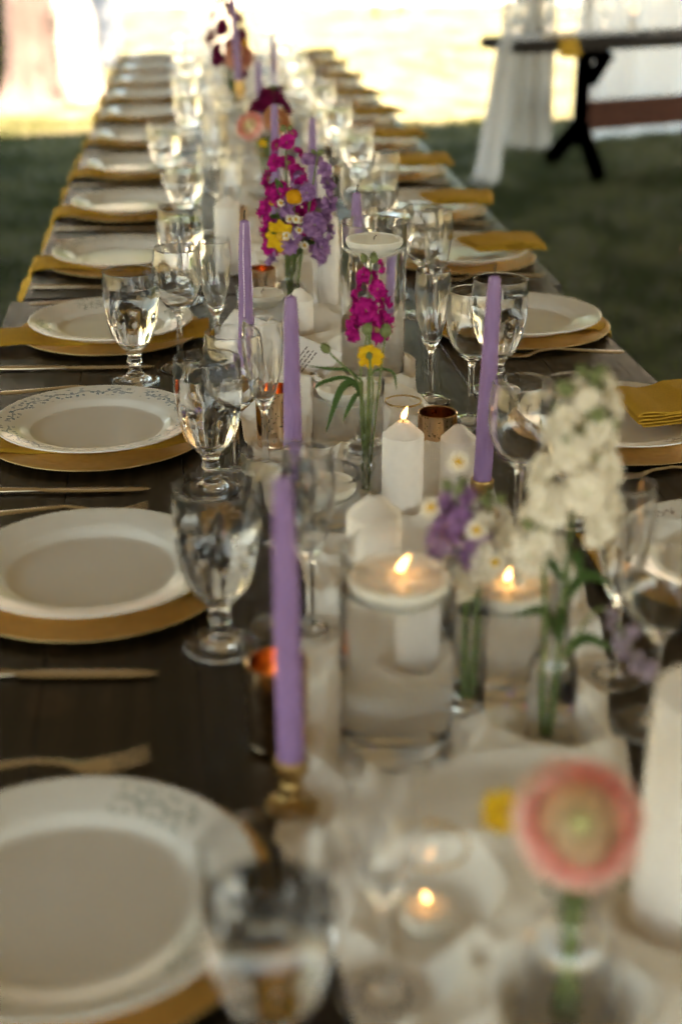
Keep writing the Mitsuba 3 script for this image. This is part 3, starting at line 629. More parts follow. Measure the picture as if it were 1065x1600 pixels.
# ------------------------------------------------------------------ candles
def flame_mesh(h=.022, r=.0048, lean=.0):
    p = dense([(0, 0), (r * .7, h * .06), (r, h * .25), (r * .85, h * .5), (r * .4, h * .8), (0, h)], .0012)
    v, f = lathe(p, 16); v[:, 0] += lean * (v[:, 2] / h) ** 1.5; return v, f
FLAME = {'type': 'area', 'radiance': {'type': 'rgb', 'value': [0.50, 0.225, 0.060]}}
def flame(t, x, y, z, h=.022, lean=.0):
    lean = lean + .004 * math.sin(x * 91 + y * 37); h = h * (.92 + .16 * abs(math.sin(x * 57 + y * 13)))
    part(t, 'flame', {**ply(moved(flame_mesh(h, h * .21, lean), at(x, y, z).matrix), 'm_wick', True), 'emitter': FLAME})
def wick(t, x, y, z, h=.008, curl=.0):
    part(t, 'wick', ply(tube(curve([x, y, z - .003], [x, y, z + h * .5], [x + curl, y - curl * .3, z + h]), .0009, 6), 'm_wick', True))
HOLD = ply(lathe(dense([(0, 0), (.0195, 0), (.0210, .0015), (.0205, .004), (.0150, .0065), (.0095, .011), (.0075, .016), (.0095, .020), (.0095, .023), (.0078, .026), (.0088, .030), (.0128, .034), (.0138, .037), (.0138, .046), (.0125, .0465), (.0112, .046), (.0110, .036), (0, .036)], .002), 36), 'm_brass', 50)
def taper(x, y, label, lean=(0, 0), top=.29, used_=True, drips=0, seed=0, holder_lab=None, curl=.004, stand=.040):
    t = thing('brass_candlestick', holder_lab or 'brass holder under the ' + label.replace(' the ', ' ').replace('lilac taper candle', 'taper'), 'candle holder', 'brass candle holders along the runner')
    scene[t] = {**HOLD, 'to_world': at(x, y, TZ + .002) @ T().scale([1, 1, (stand - .002) / .038])}
    t = thing('taper_candle', label, 'candle', 'lilac taper candles')
    h = top - stand + .002; r0 = .0106
    prof = dense([(0, 0), (r0 - .0004, 0), (r0, .004), (r0 * .96, h * .4), (r0 * .82, h * .8), (r0 * .66, h * .965), (r0 * .5, h * .99), (r0 * .15, h * .997), (0, h * .993)], .006)
    ax = (lean[0], lean[1], 1.0); m = at(x, y, TZ + stand, axis=ax)
    part(t, 'wax', ply(lathe(prof, 28, lambda th, z, r: 1 + .018 * np.sin(2 * th + seed + z * 26) + .012 * np.sin(3 * th - z * 70 + seed)), 'm_lilac', 50), m)
    part(t, 'wick', ply(tube(curve([0, 0, h * .99], [.0005, 0, h + .006], [curl, -.001, h + .011], [curl * 1.5, -.001, h + .009]), .0009, 6), 'm_wick', True), m)
    r2 = np.random.default_rng(seed)
    for k in range(drips):
        a = -PI / 2 + r2.normal(0, .9); z1 = h * .985; z0 = h * r2.uniform(.35, .8)
        zz = np.linspace(z1, z0, 14); rr = np.interp(zz, prof[2:-3, 1], prof[2:-3, 0]) + .0004
        rad = .0004 + .0005 * np.abs(np.sin(np.arange(14) * 1.7 + k)); rad[-1] = .0014; rad[-2] = .0012
        part(t, 'wax_drip', ply(tube(np.stack([rr * np.cos(a + .05 * np.sin(zz * 60)), rr * np.sin(a + .05 * np.sin(zz * 60)), zz], 1), rad, 8), 'm_lilac_drip', True), m)
taper(.111, 1.535, 'lilac taper candle in the middle, behind the blurred front taper', top=.270, seed=1)
taper(.064, .955, 'blurred lilac taper candle nearest the front', lean=(-.012, 0), top=.288, seed=2)
taper(.076, 1.95, 'lilac taper candle with wax drips and a burnt curled wick', lean=(.012, 0), top=.270, drips=4, seed=3)
taper(.332, 1.522, 'lilac taper candle before the wine glasses on the right', lean=(.018, 0), top=.290, seed=4)
taper(.268, 2.24, 'lilac taper candle behind the tall floating candle vase', top=.250, seed=5, curl=.002)
taper(.186, 2.96, 'lilac taper candle rising left of the magenta and purple bouquet', top=.297, seed=6)
taper(.262, 2.95, 'thin lilac taper candle just behind the magenta and purple bouquet', top=.270, seed=7)
taper(.168, 4.24, 'tall far lilac taper candle leaning left by the dark purple flowers', lean=(-.05, 0), top=.435, seed=8, stand=.165)
taper(.214, 3.95, 'lilac taper candle right of the peach flowers', lean=(-.03, 0), top=.285, seed=9)
taper(.300, 4.75, 'farthest lilac taper candle near the table end', top=.29, seed=10)

def pillar(x, y, r, h, label, lit=False, lean=0., ch=.018):
    t = thing('pillar_candle', label, 'candle', 'white pillar candles')
    prof = [(0, 0), (r - .001, 0), (r, .001)] + [(r, z) for z in np.linspace(.01, h - ch, 8)] + [(r - .0012, h - ch + .0014), (r * .25, h - .002), (r * .1, h - (.004 if lit else .001)), (0, h - (.005 if lit else .0008))]
    m = at(x, y, TZ + .002, axis=(lean, 0, 1))
    part(t, 'wax', ply(lathe(prof, 48, lambda th, z, rr: 1 + .006 * np.sin(3 * th + z * 30)), 'm_wax', 30), m)
    zz = TZ + .002 + h
    wick(t, x + lean * h, y, zz - .002, .008)
    if lit: flame(t, x + lean * h, y, zz + .001, .014, .003)
pillar(.238, 1.527, .0240, .122, 'lit white pillar candle with a small flame beside the cut glass bud vase', lit=True)
pillar(.311, 1.567, .0215, .100, 'unlit white pillar candle between the mercury votive and the right lilac taper')
pillar(.163, 1.215, .0255, .160, 'unlit white pillar candle behind the near lit floating candle')
pillar(.170, 2.165, .0215, .118, 'white pillar candle standing right of the two middle tapers')
pillar(.078, 2.76, .0245, .150, 'white pillar candle behind the dripping lilac taper')
pillar(.240, 2.46, .0225, .175, 'slim white pillar candle left of the tall floating candle vase', ch=.012)
pillar(.338, .785, .046, .205, 'large blurred white pillar candle at the right front edge', lean=.02, ch=.02)
pillar(.31, 3.35, .022, .14, 'far white pillar candle right of the bouquet')
pillar(.095, 4.22, .022, .16, 'far white pillar candle behind the pink ranunculus')
pillar(.26, 5.3, .022, .18, 'very far white pillar candle near the table end')

def cyl_vase(x, y, r, h, level, label, lit=False, thinv=False, cr=None):
    cr = cr or r * .86
    t = thing('cylinder_vase', label, 'vase', 'cylinder vases with floating candles')
    outer = dense([(0, .0005), (r - .004, 0), (r - .001, .001), (r, .004)] + [(r, z) for z in np.linspace(.02, h - .004, 6)] + [(r - .0002, h - .001)], .01)
    inner = dense([(r - .0028, h - .001)] + [(r - .003, z) for z in np.linspace(h - .004, .018, 6)] + [(r - .006, .011), (r - .014, .0085), (0, .0080)], .01)
    for nm, me, mat in vessel(outer, inner, 64, None, level): part(t, nm, ply(me, mat, 50), at(x, y, TZ + .002))
    f = thing('floating_candle', f'cream floating candle in the {label}' if not lit else f'lit cream floating candle in the {label}', 'candle', 'floating candles')
    z0 = level - .016
    prof = dense([(0, z0), (cr * .45, z0 + .001), (cr * .78, z0 + .007), (cr * .97, z0 + .017), (cr, z0 + .0235), (cr * .985, z0 + .0255), (cr * .94, z0 + .0258), (cr * .86, z0 + .0240), (cr * .4, z0 + .0236), (0, z0 + .0236)], .004)
    dx, dy = .3 * (r - .004 - cr), -.2 * (r - .004 - cr)
    part(f, 'wax', ply(lathe(prof, 48), 'm_float', 40), at(x + dx, y + dy, TZ + .002))
    wick(f, x + dx, y + dy, TZ + .002 + z0 + .0236, .007, .003 if not lit else 0)
    if lit: flame(f, x + dx, y + dy, TZ + .002 + z0 + .028, .014, .005)
cyl_vase(.159, 1.030, .0485, .188, .158, 'near clear cylinder vase behind the ranunculus', lit=True)
cyl_vase(.200, 1.760, .0485, .102, .080, 'short cylinder vase left of the cut glass bud vase')
cyl_vase(.272, 2.060, .0485, .240, .206, 'tall cylinder vase behind the magenta stock flower')
cyl_vase(.270, 1.120, .0450, .120, .100, 'short cylinder vase under the white stock flowers', lit=True)
cyl_vase(.142, 1.515, .0450, .066, .044, 'low cylinder vase behind the front tapers')
cyl_vase(.140, 4.08, .0480, .175, .145, 'far cylinder vase left of the pink ranunculus')
cyl_vase(.118, 2.30, .0420, .090, .068, 'short cylinder vase behind the dripping lilac taper')
cyl_vase(.300, 3.75, .0480, .200, .170, 'far tall cylinder vase behind the bouquet')

def votive(x, y, r, h, label, clear=False, lit=False):
    t = thing('votive_holder', label, 'votive', 'small votive holders')
    wall = [(0, .002), (r * .86, .001), (r * .9, .003), (r * .95, h * .3), (r, h)]
    if clear:
        part(t, 'cup', ply(lathe(dense(wall, .005), 40), 'm_votive_clear', 50), at(x, y, TZ + .002))
        part(t, 'rim', ply(lathe([(r + .0012 * math.cos(q), h + .0012 * math.sin(q)) for q in np.linspace(0, 2 * PI, 9)], 40), 'm_goldrim', True), at(x, y, TZ + .002))
    else:
        p = dense(wall, .005); q = p[::-1].copy(); q[:, 0] = np.maximum(q[:, 0] - .0025, 0); q[:, 1] += np.where(q[:, 1] < .01, .003, 0)
        part(t, 'cup', ply(lathe(np.vstack([p, [(r - .0012, h + .001)], q]), 48), 'm_mercury', 50), at(x, y, TZ + .002))
    c = thing('tea_light', f'small tea light inside the {label}', 'candle', 'tea lights in the votive holders')
    part(c, 'wax', ply(lathe([(0, .004), (.0175, .004), (.018, .005), (.018, .017), (.0165, .018), (0, .0175)], 28), 'm_float', 40), at(x, y, TZ + .002))
    wick(c, x, y, TZ + .0195, .006)
    if lit: flame(c, x, y, TZ + .024, .010)
votive(.307, 1.690, .0255, .072, 'speckled gold mercury glass votive behind the unlit pillar')
votive(.272, 1.750, .0235, .068, 'clear ribbed votive with gold rim behind the lit pillar', clear=True)
votive(.106, 1.790, .0260, .078, 'gold mercury votive behind the middle lilac taper', lit=True)
votive(.060, 1.055, .0270, .078, 'dark gold votive beside the front lilac taper', lit=True)
votive(.148, .800, .0270, .070, 'blurred clear gold rimmed votive nearest the front', clear=True, lit=True)
votive(.130, 2.50, .0250, .070, 'small glowing votive left of the bouquet vase', lit=True)
votive(.105, 3.05, .0250, .070, 'far glowing votive behind the white pillar', lit=True)

# ------------------------------------------------------------------ the chiffon runner, crumpled along the middle
feet = [(.111, 1.535, .034), (.064, .955, .034), (.076, 1.95, .034), (.332, 1.522, .034), (.268, 2.24, .034), (.186, 2.96, .034), (.262, 2.95, .034), (.168, 4.24, .034), (.214, 3.95, .034), (.3, 4.75, .034),
        (.238, 1.527, .028), (.311, 1.567, .026), (.163, 1.215, .030), (.170, 2.165, .026), (.078, 2.76, .03), (.24, 2.46, .027), (.338, .785, .05), (.31, 3.35, .027), (.095, 4.22, .027), (.26, 5.3, .027),
        (.159, 1.03, .053), (.2, 1.76, .053), (.272, 2.06, .053), (.27, 1.12, .049), (.142, 1.515, .049), (.14, 4.08, .052), (.118, 2.3, .046), (.3, 3.75, .052),
        (.307, 1.69, .030), (.272, 1.75, .028), (.106, 1.79, .031), (.06, 1.055, .032), (.148, .800, .032), (.13, 2.5, .03), (.105, 3.05, .03),
        (.203, 1.594, .03), (.176, 2.42, .034), (.233, 1.09, .02), (.288, 1.02, .026), (.219, .690, .030), (.2, 3.5, .03), (.17, 4.7, .03)]
for side, tab, rows in ((-1, LG, LEFT), (1, RG, RIGHT)):
    for i in tab:
        for gl in tab[i]:
            if gl: feet.append((*gl, .036))
feet.append((.108, .735, .034))
def runner():
    yl = np.array([.3, .55, .71, .92, 1.09, 1.23, 1.37, 1.55, 1.79, 1.9, 2.05, 2.18, 2.4, 2.67, 2.8, 3.3, 4, 5, 6, 6.9]); xl = np.array([.08, .085, .088, .050, .075, .097, .115, .08, .070, .062, .05, .035, .09, .12, .10, .07, .09, .07, .09, .08])
    yr = np.array([.3, .7, .9, 1.05, 1.16, 1.33, 1.45, 1.69, 2.0, 2.11, 2.16, 2.4, 2.8, 3.5, 4.2, 5, 6, 6.9]); xr = np.array([.36, .37, .34, .356, .383, .40, .375, .34, .337, .348, .33, .33, .32, .35, .33, .34, .33, .34])
    ny, nu = 1500, 110
    y = .3 + 6.5 * (np.linspace(0, 1, ny) ** 1.25); u = np.linspace(0, 1, nu)
    Y, U = np.meshgrid(y, u, indexing='ij')
    fl = lambda s, k: meshkit.fbm(np.stack([Y[:, 0] * k, Y[:, 0] * 0 + s, Y[:, 0] * 0], -1), 3)
    L = np.interp(y, yl, xl) + .022 * (fl(1.5, 7) - .5); Rr = np.interp(y, yr, xr) + .022 * (fl(9.5, 7) - .5)
    X = L[:, None] + (Rr - L)[:, None] * U
    Yw = Y + .03 * (meshkit.fbm(np.stack([X * 6, Y * 6, X * 0 + 3], -1), 2) - .5)
    P = np.stack([X, Y, X * 0], -1)
    wx = meshkit.fbm(P * 7, 3, 1) - .5; wy = meshkit.fbm(P * 7, 3, 2) - .5
    def ridge(kx, ky, seed, warp):
        q = np.stack([(X + wx * warp) * kx, (Y + wy * warp) * ky, X * 0 + seed], -1)
        n = meshkit.noise(q, seed); return (1 - np.abs(2 * n - 1)) ** 1.6
    a = .6 * X + .8 * Y; b = .8 * X - .6 * Y
    def ridge2(c, k1, k2, seed, warp):
        q = np.stack([(c + wx * warp) * k1, ((a if c is b else b) + wy * warp) * k2, X * 0 + seed], -1)
        n = meshkit.noise(q, seed); return (1 - np.abs(2 * n - 1)) ** 1.6
    h = .026 * ridge(9, 3.5, 3, .14) ** 1.3 + .022 * ridge2(b, 12, 4, 5, .16) ** 1.3 + .022 * ridge2(a, 11, 4, 6, .16) ** 1.3 + .008 * ridge(26, 13, 8, .10)
    big = meshkit.fbm(P * 4.5, 2, 9); h = h * np.clip(.35 + 1.5 * (big - .28), .2, 1.5) + .012 * np.clip(big - .5, 0, 1) * 2
    edge = np.minimum(U, 1 - U); lift = .016 * meshkit.noise(np.stack([Y * 16, U * 0 + (U > .5), U * 0], -1), 4)
    h = h * np.clip(edge / .10, .25, 1) + np.exp(-(edge / .05) ** 2) * lift
    mask = np.ones_like(h)
    for fx, fy, fr in feet:
        d = np.hypot(X - fx, Y - fy); mask = np.minimum(mask, np.clip((d - fr) / .025, 0, 1))
    mask = mask * mask * (3 - 2 * mask)
    h = h * (1 - .30 * np.clip((1.0 - Y) / .25, 0, 1)) * mask + .0012
    return np.stack([X, Yw, TZ + h], -1).reshape(-1, 3), grid_faces(ny, nu)
t = thing('table_runner', 'crumpled cream chiffon runner along the middle of the long table', 'table runner')
scene[t] = ply(runner(), 'm_runner', True)

# ------------------------------------------------------------------ flowers
def petal(L, W, curl=.4, ruffle=.12, cup=.2, notch=.0, ns=8, nt=7, seed=0, elev=.6, fringe=.0):
    """one petal growing from the origin; elev is the start angle above the horizontal"""
    r2 = np.random.default_rng(seed); s = np.linspace(0, 1, ns); t = np.linspace(-1, 1, nt); ph = r2.uniform(0, 6, 3)
    ang = elev - curl * s; dx = np.cumsum(np.cos(ang)) / ns * L; dz = np.cumsum(np.sin(ang)) / ns * L
    dx -= dx[0]; dz -= dz[0]
    w = W / 2 * (np.sin(PI * np.clip(s * .80 + .10, 0, 1)) ** .8) * (.25 + .75 * np.minimum(1, s * 2.2)); w[-1] = max(w[-1], W * .22)
    v = []
    for i in range(ns):
        k = s[i] ** 2
        end = L * (-notch * (np.exp(-(t / .28) ** 2)) - fringe * np.abs(np.sin(t * 5 + ph[2])) - .10 * t ** 2) * (s[i] > .8)
        z = dz[i] + cup * w[i] * t ** 2 + ruffle * W * k * np.sin(t * 4.2 + ph[0]) * .5 + ruffle * W * k * .4 * np.sin(t * 8 + ph[1])
        v.append(np.stack([dx[i] + end * math.cos(ang[i]), t * w[i], z + end * math.sin(ang[i])], 1))
    return np.array(v).reshape(-1, 3), grid_faces(ns, nt)
def petal_uv(ns, nt, k=1): a, b = np.meshgrid(np.linspace(0, 1, ns), np.linspace(0, 1, nt), indexing='ij'); return np.tile(np.stack([a, b], -1).reshape(-1, 2), (k, 1))
def rotz(a): c, s = math.cos(a), math.sin(a); m = np.eye(4); m[:2, :2] = [[c, -s], [s, c]]; return m
def floret(seed, R):
    r2 = np.random.default_rng(seed); ms = []
    for n, L, e0 in ((4, R * 1.1, .25), (4, R * .9, .7), (3, R * .6, 1.1)):
        o = r2.uniform(0, 6)
        for k in range(n):
            ms.append(moved(petal(L * r2.uniform(.85, 1.1), L * 1.05, curl=r2.uniform(.2, 1.1), ruffle=.30, cup=.1, notch=.12, seed=int(r2.integers(1e6)), elev=e0 + r2.normal(0, .15), ns=7, nt=9, fringe=.10), rotz(o + k * 2 * PI / n + r2.normal(0, .15))))
    return join(ms)
FLOR = [floret(s, .0175) for s in range(5)]
FP = {m: [ply(f, m, True, uv=petal_uv(7, 9, len(f[0]) // 63)) for f in FLOR] for m in ('m_magenta', 'm_purple', 'm_whitepetal', 'm_burgundy', 'm_palelavender')}
BUD = ply(lathe(dense([(0, 0), (.0042, .003), (.0056, .0075), (.0042, .012), (.0015, .0145), (0, .015)], .002), 14, lambda th, z, r: 1 + .06 * np.sin(5 * th)), 'm_bud', 60)
def stock(base, bend, top, mat, n, label, R=1.0, spread=.013, z_from=.35, seed=0, cat='flower', budn=0):
    t = thing('stock_flower', label, cat); r2 = np.random.default_rng(seed)
    c = curve(base, bend, top, n=18); part(t, 'stem', ply(tube(c, np.linspace(.0026, .0016, len(c)), 8), 'm_stem', True))
    m = len(c)
    for k in range(n):
        s = z_from + (1 - z_from) * (k + .5) / n
        p = c[min(m - 1, int(s * (m - 1)))]; a = k * 2.4 + seed
        sc = R * (1.0 - .5 * max(0, (s - .7) / .3)) * r2.uniform(.9, 1.1)
        d = np.array([math.cos(a), math.sin(a), .35 + .6 * max(0, s - .8)]); p2 = p + d * [1, 1, .4] * spread * sc
        part(t, 'floret', FP[mat][k % 5], at(*p2, axis=d, rz=float(r2.uniform(0, 6)), s=float(sc)))
    for k in range(budn):
        s = .78 + .2 * k / max(1, budn); p = c[min(m - 1, int(s * (m - 1)))]; a = k * 2.4 + seed + 1.1
        part(t, 'bud', BUD, at(*(p + np.array([math.cos(a), math.sin(a), .2]) * .011 * R), axis=(math.cos(a), math.sin(a), .9), s=.9 * R))
    for k in range(3):
        a = k * 2.1 + seed; part(t, 'bud', BUD, at(*(c[-1] + [math.cos(a) * .005, math.sin(a) * .005, -.002]), axis=(math.cos(a) * .5, math.sin(a) * .5, 1), s=.8))
    return t
def daisy(center, facing, label, R=.021, n=8, mat='m_yellow', name='yellow_flower', stem_from=None, fringe=.12, elev=.18, disc=.20, seed=0, W=.46):
    t = thing(name, label, 'flower'); m = at(*center, axis=facing); r2 = np.random.default_rng(seed)
    for k in range(n):
        part(t, 'petal', ply(moved(petal(R * r2.uniform(.9, 1.05), R * W, curl=.35 + r2.uniform(-.2, .3), ruffle=.10, cup=.12, seed=seed * 31 + k, elev=elev, fringe=fringe, notch=.05, ns=8, nt=11), rotz(k * 2 * PI / n + r2.normal(0, .06))), mat, True, uv=petal_uv(8, 11)), m)
    part(t, 'disc', ply(lathe(dense([(0, -.001), (R * disc, -.0005), (R * disc * .9, R * .06), (R * disc * .4, R * .14), (0, R * .15)], .0015), 20, lambda th, z, r: 1 + .08 * np.sin(9 * th + z * 4000)), 'm_disc', True), m)
    if stem_from is not None:
        c = np.asarray(center, float); f = np.asarray(facing, float); f = f / np.linalg.norm(f)
        part(t, 'stem', ply(tube(curve(stem_from, (np.asarray(stem_from) * .5 + (c - f * .03) * .5), c - f * .012, c - f * .001, n=8), .0011, 6), 'm_stem', True))
    return t
def bloom_ranunculus(center, facing, R, label, stem_from, cols, name='ranunculus', layers=10, seed=0):
    t = thing(name, label, 'flower'); m = at(*center, axis=facing); r2 = np.random.default_rng(seed)
    for i in range(layers):
        q = i / (layers - 1)  # 0 outside, 1 at the heart
        r = R * (1 - .86 * q ** .9); n = 7 if i < 6 else 5; o = r2.uniform(0, 6); ms, cs = [], []
        for k in range(n):
            ns, nt = 9, 9; s = np.linspace(0, 1, ns); tt = np.linspace(-1, 1, nt) * (PI / n * 1.5)
            S_, TT = np.meshgrid(s, tt, indexing='ij')
            lip = 1 - .09 * (TT / tt[-1]) ** 2 + r2.normal(0, .04)
            ph = .15 + S_ * lip * (PI * .64 - .15)
            rr = r * np.sin(ph) * (1 + r2.normal(0, .03) * S_ + .022 * np.sin(TT * 9 + k + i) * S_)
            z = -.85 * R + .98 * (R - r) + r * .72 * (1 - np.cos(ph)) - .0012 * (k % 2) * S_
            aa = TT + o + k * 2 * PI / n
            ms.append((np.stack([rr * np.cos(aa), rr * np.sin(aa), z], -1).reshape(-1, 3), grid_faces(ns, nt)))
            base, tip = cols(q); cs.append((np.array(base) * (1 - S_[..., None] ** 2) + np.array(tip) * S_[..., None] ** 2).reshape(-1, 3))
        v, f = join(ms); part(t, 'petal_ring', ply((v, f), 'm_ranunculus', True, color=np.vstack(cs)), m)
    part(t, 'heart', ply(lathe(dense([(0, -.2 * R), (R * .10, 0), (R * .12, R * .10), (R * .08, R * .22), (0, R * .25)], .002), 20), 'm_heart', True), m)
    c = np.asarray(center, float); f = np.asarray(facing, float); f = f / np.linalg.norm(f)
    part(t, 'stem', ply(tube(curve(stem_from, np.asarray(stem_from) * .4 + (c - f * R) * .6 + [0, .0, -.006], c - f * R * .5, n=8), .0026, 8), 'm_stem', True))
def leaf_blade(t, pts, w, mat='m_leaf', nm='leaf'):
    c = curve(*pts, n=7); n = len(c); tg = np.gradient(c, axis=0); tg /= np.linalg.norm(tg, axis=1)[:, None]
    sd = np.cross(tg, [0, -.6, .8]); sd /= np.linalg.norm(sd, axis=1)[:, None]; up = np.cross(sd, tg)
    s = np.linspace(0, 1, n); hw = w / 2 * np.sin(PI * np.clip(s * .93 + .05, 0, 1)) ** .8
    v = np.stack([c - sd * hw[:, None] + up * hw[:, None] * .35, c, c + sd * hw[:, None] + up * hw[:, None] * .35], 1).reshape(-1, 3)
    part(t, nm, ply((v, grid_faces(n, 3)), mat, True))

# vases for the flowers
def bud_vase(x, y, label, prof, inner, level, mod=None):
    t = thing('bud_vase', label, 'vase')
    fine = mod is not None
    for nm, me, mat in vessel(dense(prof, .0018 if fine else .004), dense(inner, .004), 112 if fine else 56, mod, level): part(t, nm, ply(me, mat, 50), at(x, y, TZ + .002))
def diamonds(th, z, r):
    w = np.clip((z - .008) / .004, 0, 1) * (1 - np.clip((z - .060) / .004, 0, 1))
    a = np.mod(th * 7 / PI + z * 62, 1); b = np.mod(th * 7 / PI - z * 62, 1)
    return 1 + w * (.11 * np.minimum(np.abs(a - .5), np.abs(b - .5)) * 3 - .05)
bud_vase(.203, 1.594, 'cut glass bud vase with magenta stock and a yellow flower', [(0, .001), (.022, 0), (.0245, .003), (.0250, .02), (.0250, .062), (.0235, .069), (.0160, .0745), (.0120, .079), (.0115, .092), (.0135, .0985), (.0150, .101)],
         [(.0130, .101), (.0118, .098), (.0098, .091), (.0100, .080), (.0140, .0725), (.0205, .067), (.0220, .060), (.0220, .02), (.0200, .009), (0, .008)], .062, diamonds)
bud_vase(.176, 2.42, 'round shouldered bottle vase holding the magenta and purple bouquet', [(0, .001), (.024, 0), (.029, .006), (.0310, .025), (.0300, .045), (.0230, .060), (.0130, .069), (.0115, .080), (.0125, .092), (.0150, .096)],
         [(.0132, .096), (.0108, .091), (.0098, .080), (.0112, .0685), (.0210, .058), (.0278, .044), (.0288, .025), (.0260, .010), (0, .007)], .05)
bud_vase(.233, 1.09, 'slim tube vase beside the near floating candle', [(0, .001), (.014, 0), (.0155, .003), (.0150, .06), (.0150, .11), (.0165, .125)], [(.0148, .125), (.0132, .11), (.0132, .06), (.0130, .012), (0, .010)], .10)
bud_vase(.290, 1.02, 'slim bottle vase holding the tall white stock', [(0, .001), (.018, 0), (.0205, .004), (.0205, .07), (.0150, .095), (.0110, .115), (.0110, .150), (.0130, .158)], [(.0113, .158), (.0093, .150), (.0092, .116), (.0132, .094), (.0187, .069), (.0185, .010), (0, .008)], .09)
bud_vase(.219, .690, 'blurred bud vase nearest the front holding the pink ranunculus', [(0, .001), (.026, 0), (.0305, .006), (.0320, .03), (.0310, .06), (.0250, .080), (.0165, .092), (.0155, .105), (.0185, .116)], [(.0165, .116), (.0135, .105), (.0145, .092), (.0230, .079), (.0290, .059), (.0300, .03), (.0280, .010), (0, .008)], None)
bud_vase(.20, 3.50, 'far bottle vase with a pink ranunculus', [(0, .001), (.024, 0), (.029, .006), (.0310, .025), (.0300, .045), (.0230, .060), (.0130, .069), (.0115, .080), (.0125, .092), (.0150, .096)], [(.0132, .096), (.0108, .091), (.0098, .080), (.0112, .0685), (.0210, .058), (.0278, .044), (.0288, .025), (.0260, .010), (0, .007)], .05)
bud_vase(.17, 4.70, 'farthest bottle vase with dark purple and peach flowers', [(0, .001), (.024, 0), (.029, .006), (.0310, .025), (.0300, .045), (.0230, .060), (.0130, .069), (.0115, .080), (.0125, .092), (.0150, .096)], [(.0132, .096), (.0108, .091), (.0098, .080), (.0112, .0685), (.0210, .058), (.0278, .044), (.0288, .025), (.0260, .010), (0, .007)], .05)

CAMD = np.array([-.1, -.92, .38])
# cut glass vase: magenta stock, yellow flower seen from behind, buds on curved stems, two leaves
z0 = TZ + .012
stock((.204, 1.596, z0), (.206, 1.590, TZ + .15), (.208, 1.600, TZ + .292), 'm_magenta', 11, 'magenta stock flower in the cut glass bud vase', R=1.3, spread=.016, z_from=.70, seed=1)
daisy((.2035, 1.562, TZ + .192), (.1, .85, .30), 'drooping yellow flower below the magenta stock', R=.026, n=8, stem_from=(.200, 1.598, z0), fringe=.40, elev=-.10, seed=3, W=.37)
def budstem(p0, p1, p2, lab, s=1.0):
    t = thing('flower_bud', lab, 'flower bud'); c = curve(p0, p1, p2, n=10); part(t, 'stem', ply(tube(c, .0012, 6), 'm_stem', True))
    d = c[-1] - c[-3]; part(t, 'bud', BUD, at(*c[-1], axis=d, s=s))
budstem((.206, 1.592, z0), (.214, 1.575, TZ + .13), (.222, 1.575, TZ + .207), 'round green bud right of the drooping yellow flower', 1.25)
budstem((.203, 1.592, z0), (.194, 1.575, TZ + .15), (.200, 1.570, TZ + .212), 'green bud above the drooping yellow flower', 1.1)
budstem((.200, 1.594, z0), (.196, 1.58, TZ + .14), (.158, 1.575, TZ + .192), 'green bud on a stem arching left of the cut glass vase', 1.0)
budstem((.201, 1.590, z0), (.208, 1.57, TZ + .14), (.203, 1.562, TZ + .186), 'small green bud before the drooping yellow flower', .7)
t = thing('foliage_stem', 'dark green leaves drooping left from the cut glass vase', 'foliage')
part(t, 'stem', ply(tube(curve((.204, 1.592, z0), (.199, 1.585, TZ + .11), (.196, 1.580, TZ + .155), n=10), .0013, 6), 'm_stem', True))
leaf_blade(t, [(.199, 1.585, TZ + .125), (.186, 1.575, TZ + .152), (.170, 1.568, TZ + .148), (.152, 1.562, TZ + .100)], .010)
leaf_blade(t, [(.196, 1.582, TZ + .150), (.175, 1.578, TZ + .160), (.150, 1.575, TZ + .156), (.138, 1.57, TZ + .150)], .006)
leaf_blade(t, [(.202, 1.585, TZ + .155), (.215, 1.58, TZ + .168), (.232, 1.575, TZ + .165), (.236, 1.57, TZ + .146)], .004)
leaf_blade(t, [(.199, 1.585, TZ + .150), (.180, 1.58, TZ + .168), (.158, 1.575, TZ + .172), (.132, 1.572, TZ + .178)], .005)
leaf_blade(t, [(.200, 1.584, TZ + .125), (.190, 1.574, TZ + .140), (.180, 1.566, TZ + .128), (.172, 1.562, TZ + .112)], .006)

# bouquet in the round shouldered vase
zb = TZ + .012
stock((.172, 2.42, zb), (.172, 2.425, TZ + .14), (.172, 2.45, TZ + .318), 'm_magenta', 18, 'magenta stock on the left of the bouquet', R=1.5, spread=.024, z_from=.48, seed=4)
stock((.180, 2.42, zb), (.195, 2.40, TZ + .13), (.222, 2.40, TZ + .285), 'm_purple', 18, 'purple stock on the right of the bouquet', R=1.6, spread=.026, z_from=.42, seed=7)
daisy((.155, 2.365, TZ + .158), (-.2, -.95, .1), 'yellow flower facing the camera low in the bouquet', R=.036, n=8, stem_from=(.172, 2.415, TZ + .06), fringe=.10, elev=.12, seed=5)
daisy((.146, 2.40, TZ + .205), (-.3, -.5, .6), 'small yellow flower at the upper left of the bouquet', R=.011, n=7, stem_from=(.170, 2.415, TZ + .07), seed=6, elev=.7)
daisy((.162, 2.39, TZ + .205), (.1, -.6, .7), 'greenish yellow half open flower left of the orange ball flower', R=.013, n=9, stem_from=(.173, 2.415, TZ + .07), seed=8, elev=.8)
t = thing('ball_flower', 'round orange yellow ball flower in the bouquet', 'flower')
bv, bf = lathe(dense([(0, 0), (.010, .003), (.0135, .011), (.012, .019), (.006, .0235), (0, .0245)], .002), 26); bn = bv / (np.linalg.norm(bv, axis=1)[:, None] + 1e-9)
part(t, 'head', ply((bv + bn * (.0012 * meshkit.noise(bv * 900))[:, None], bf), 'm_orange', True), at(.180, 2.375, TZ + .208))
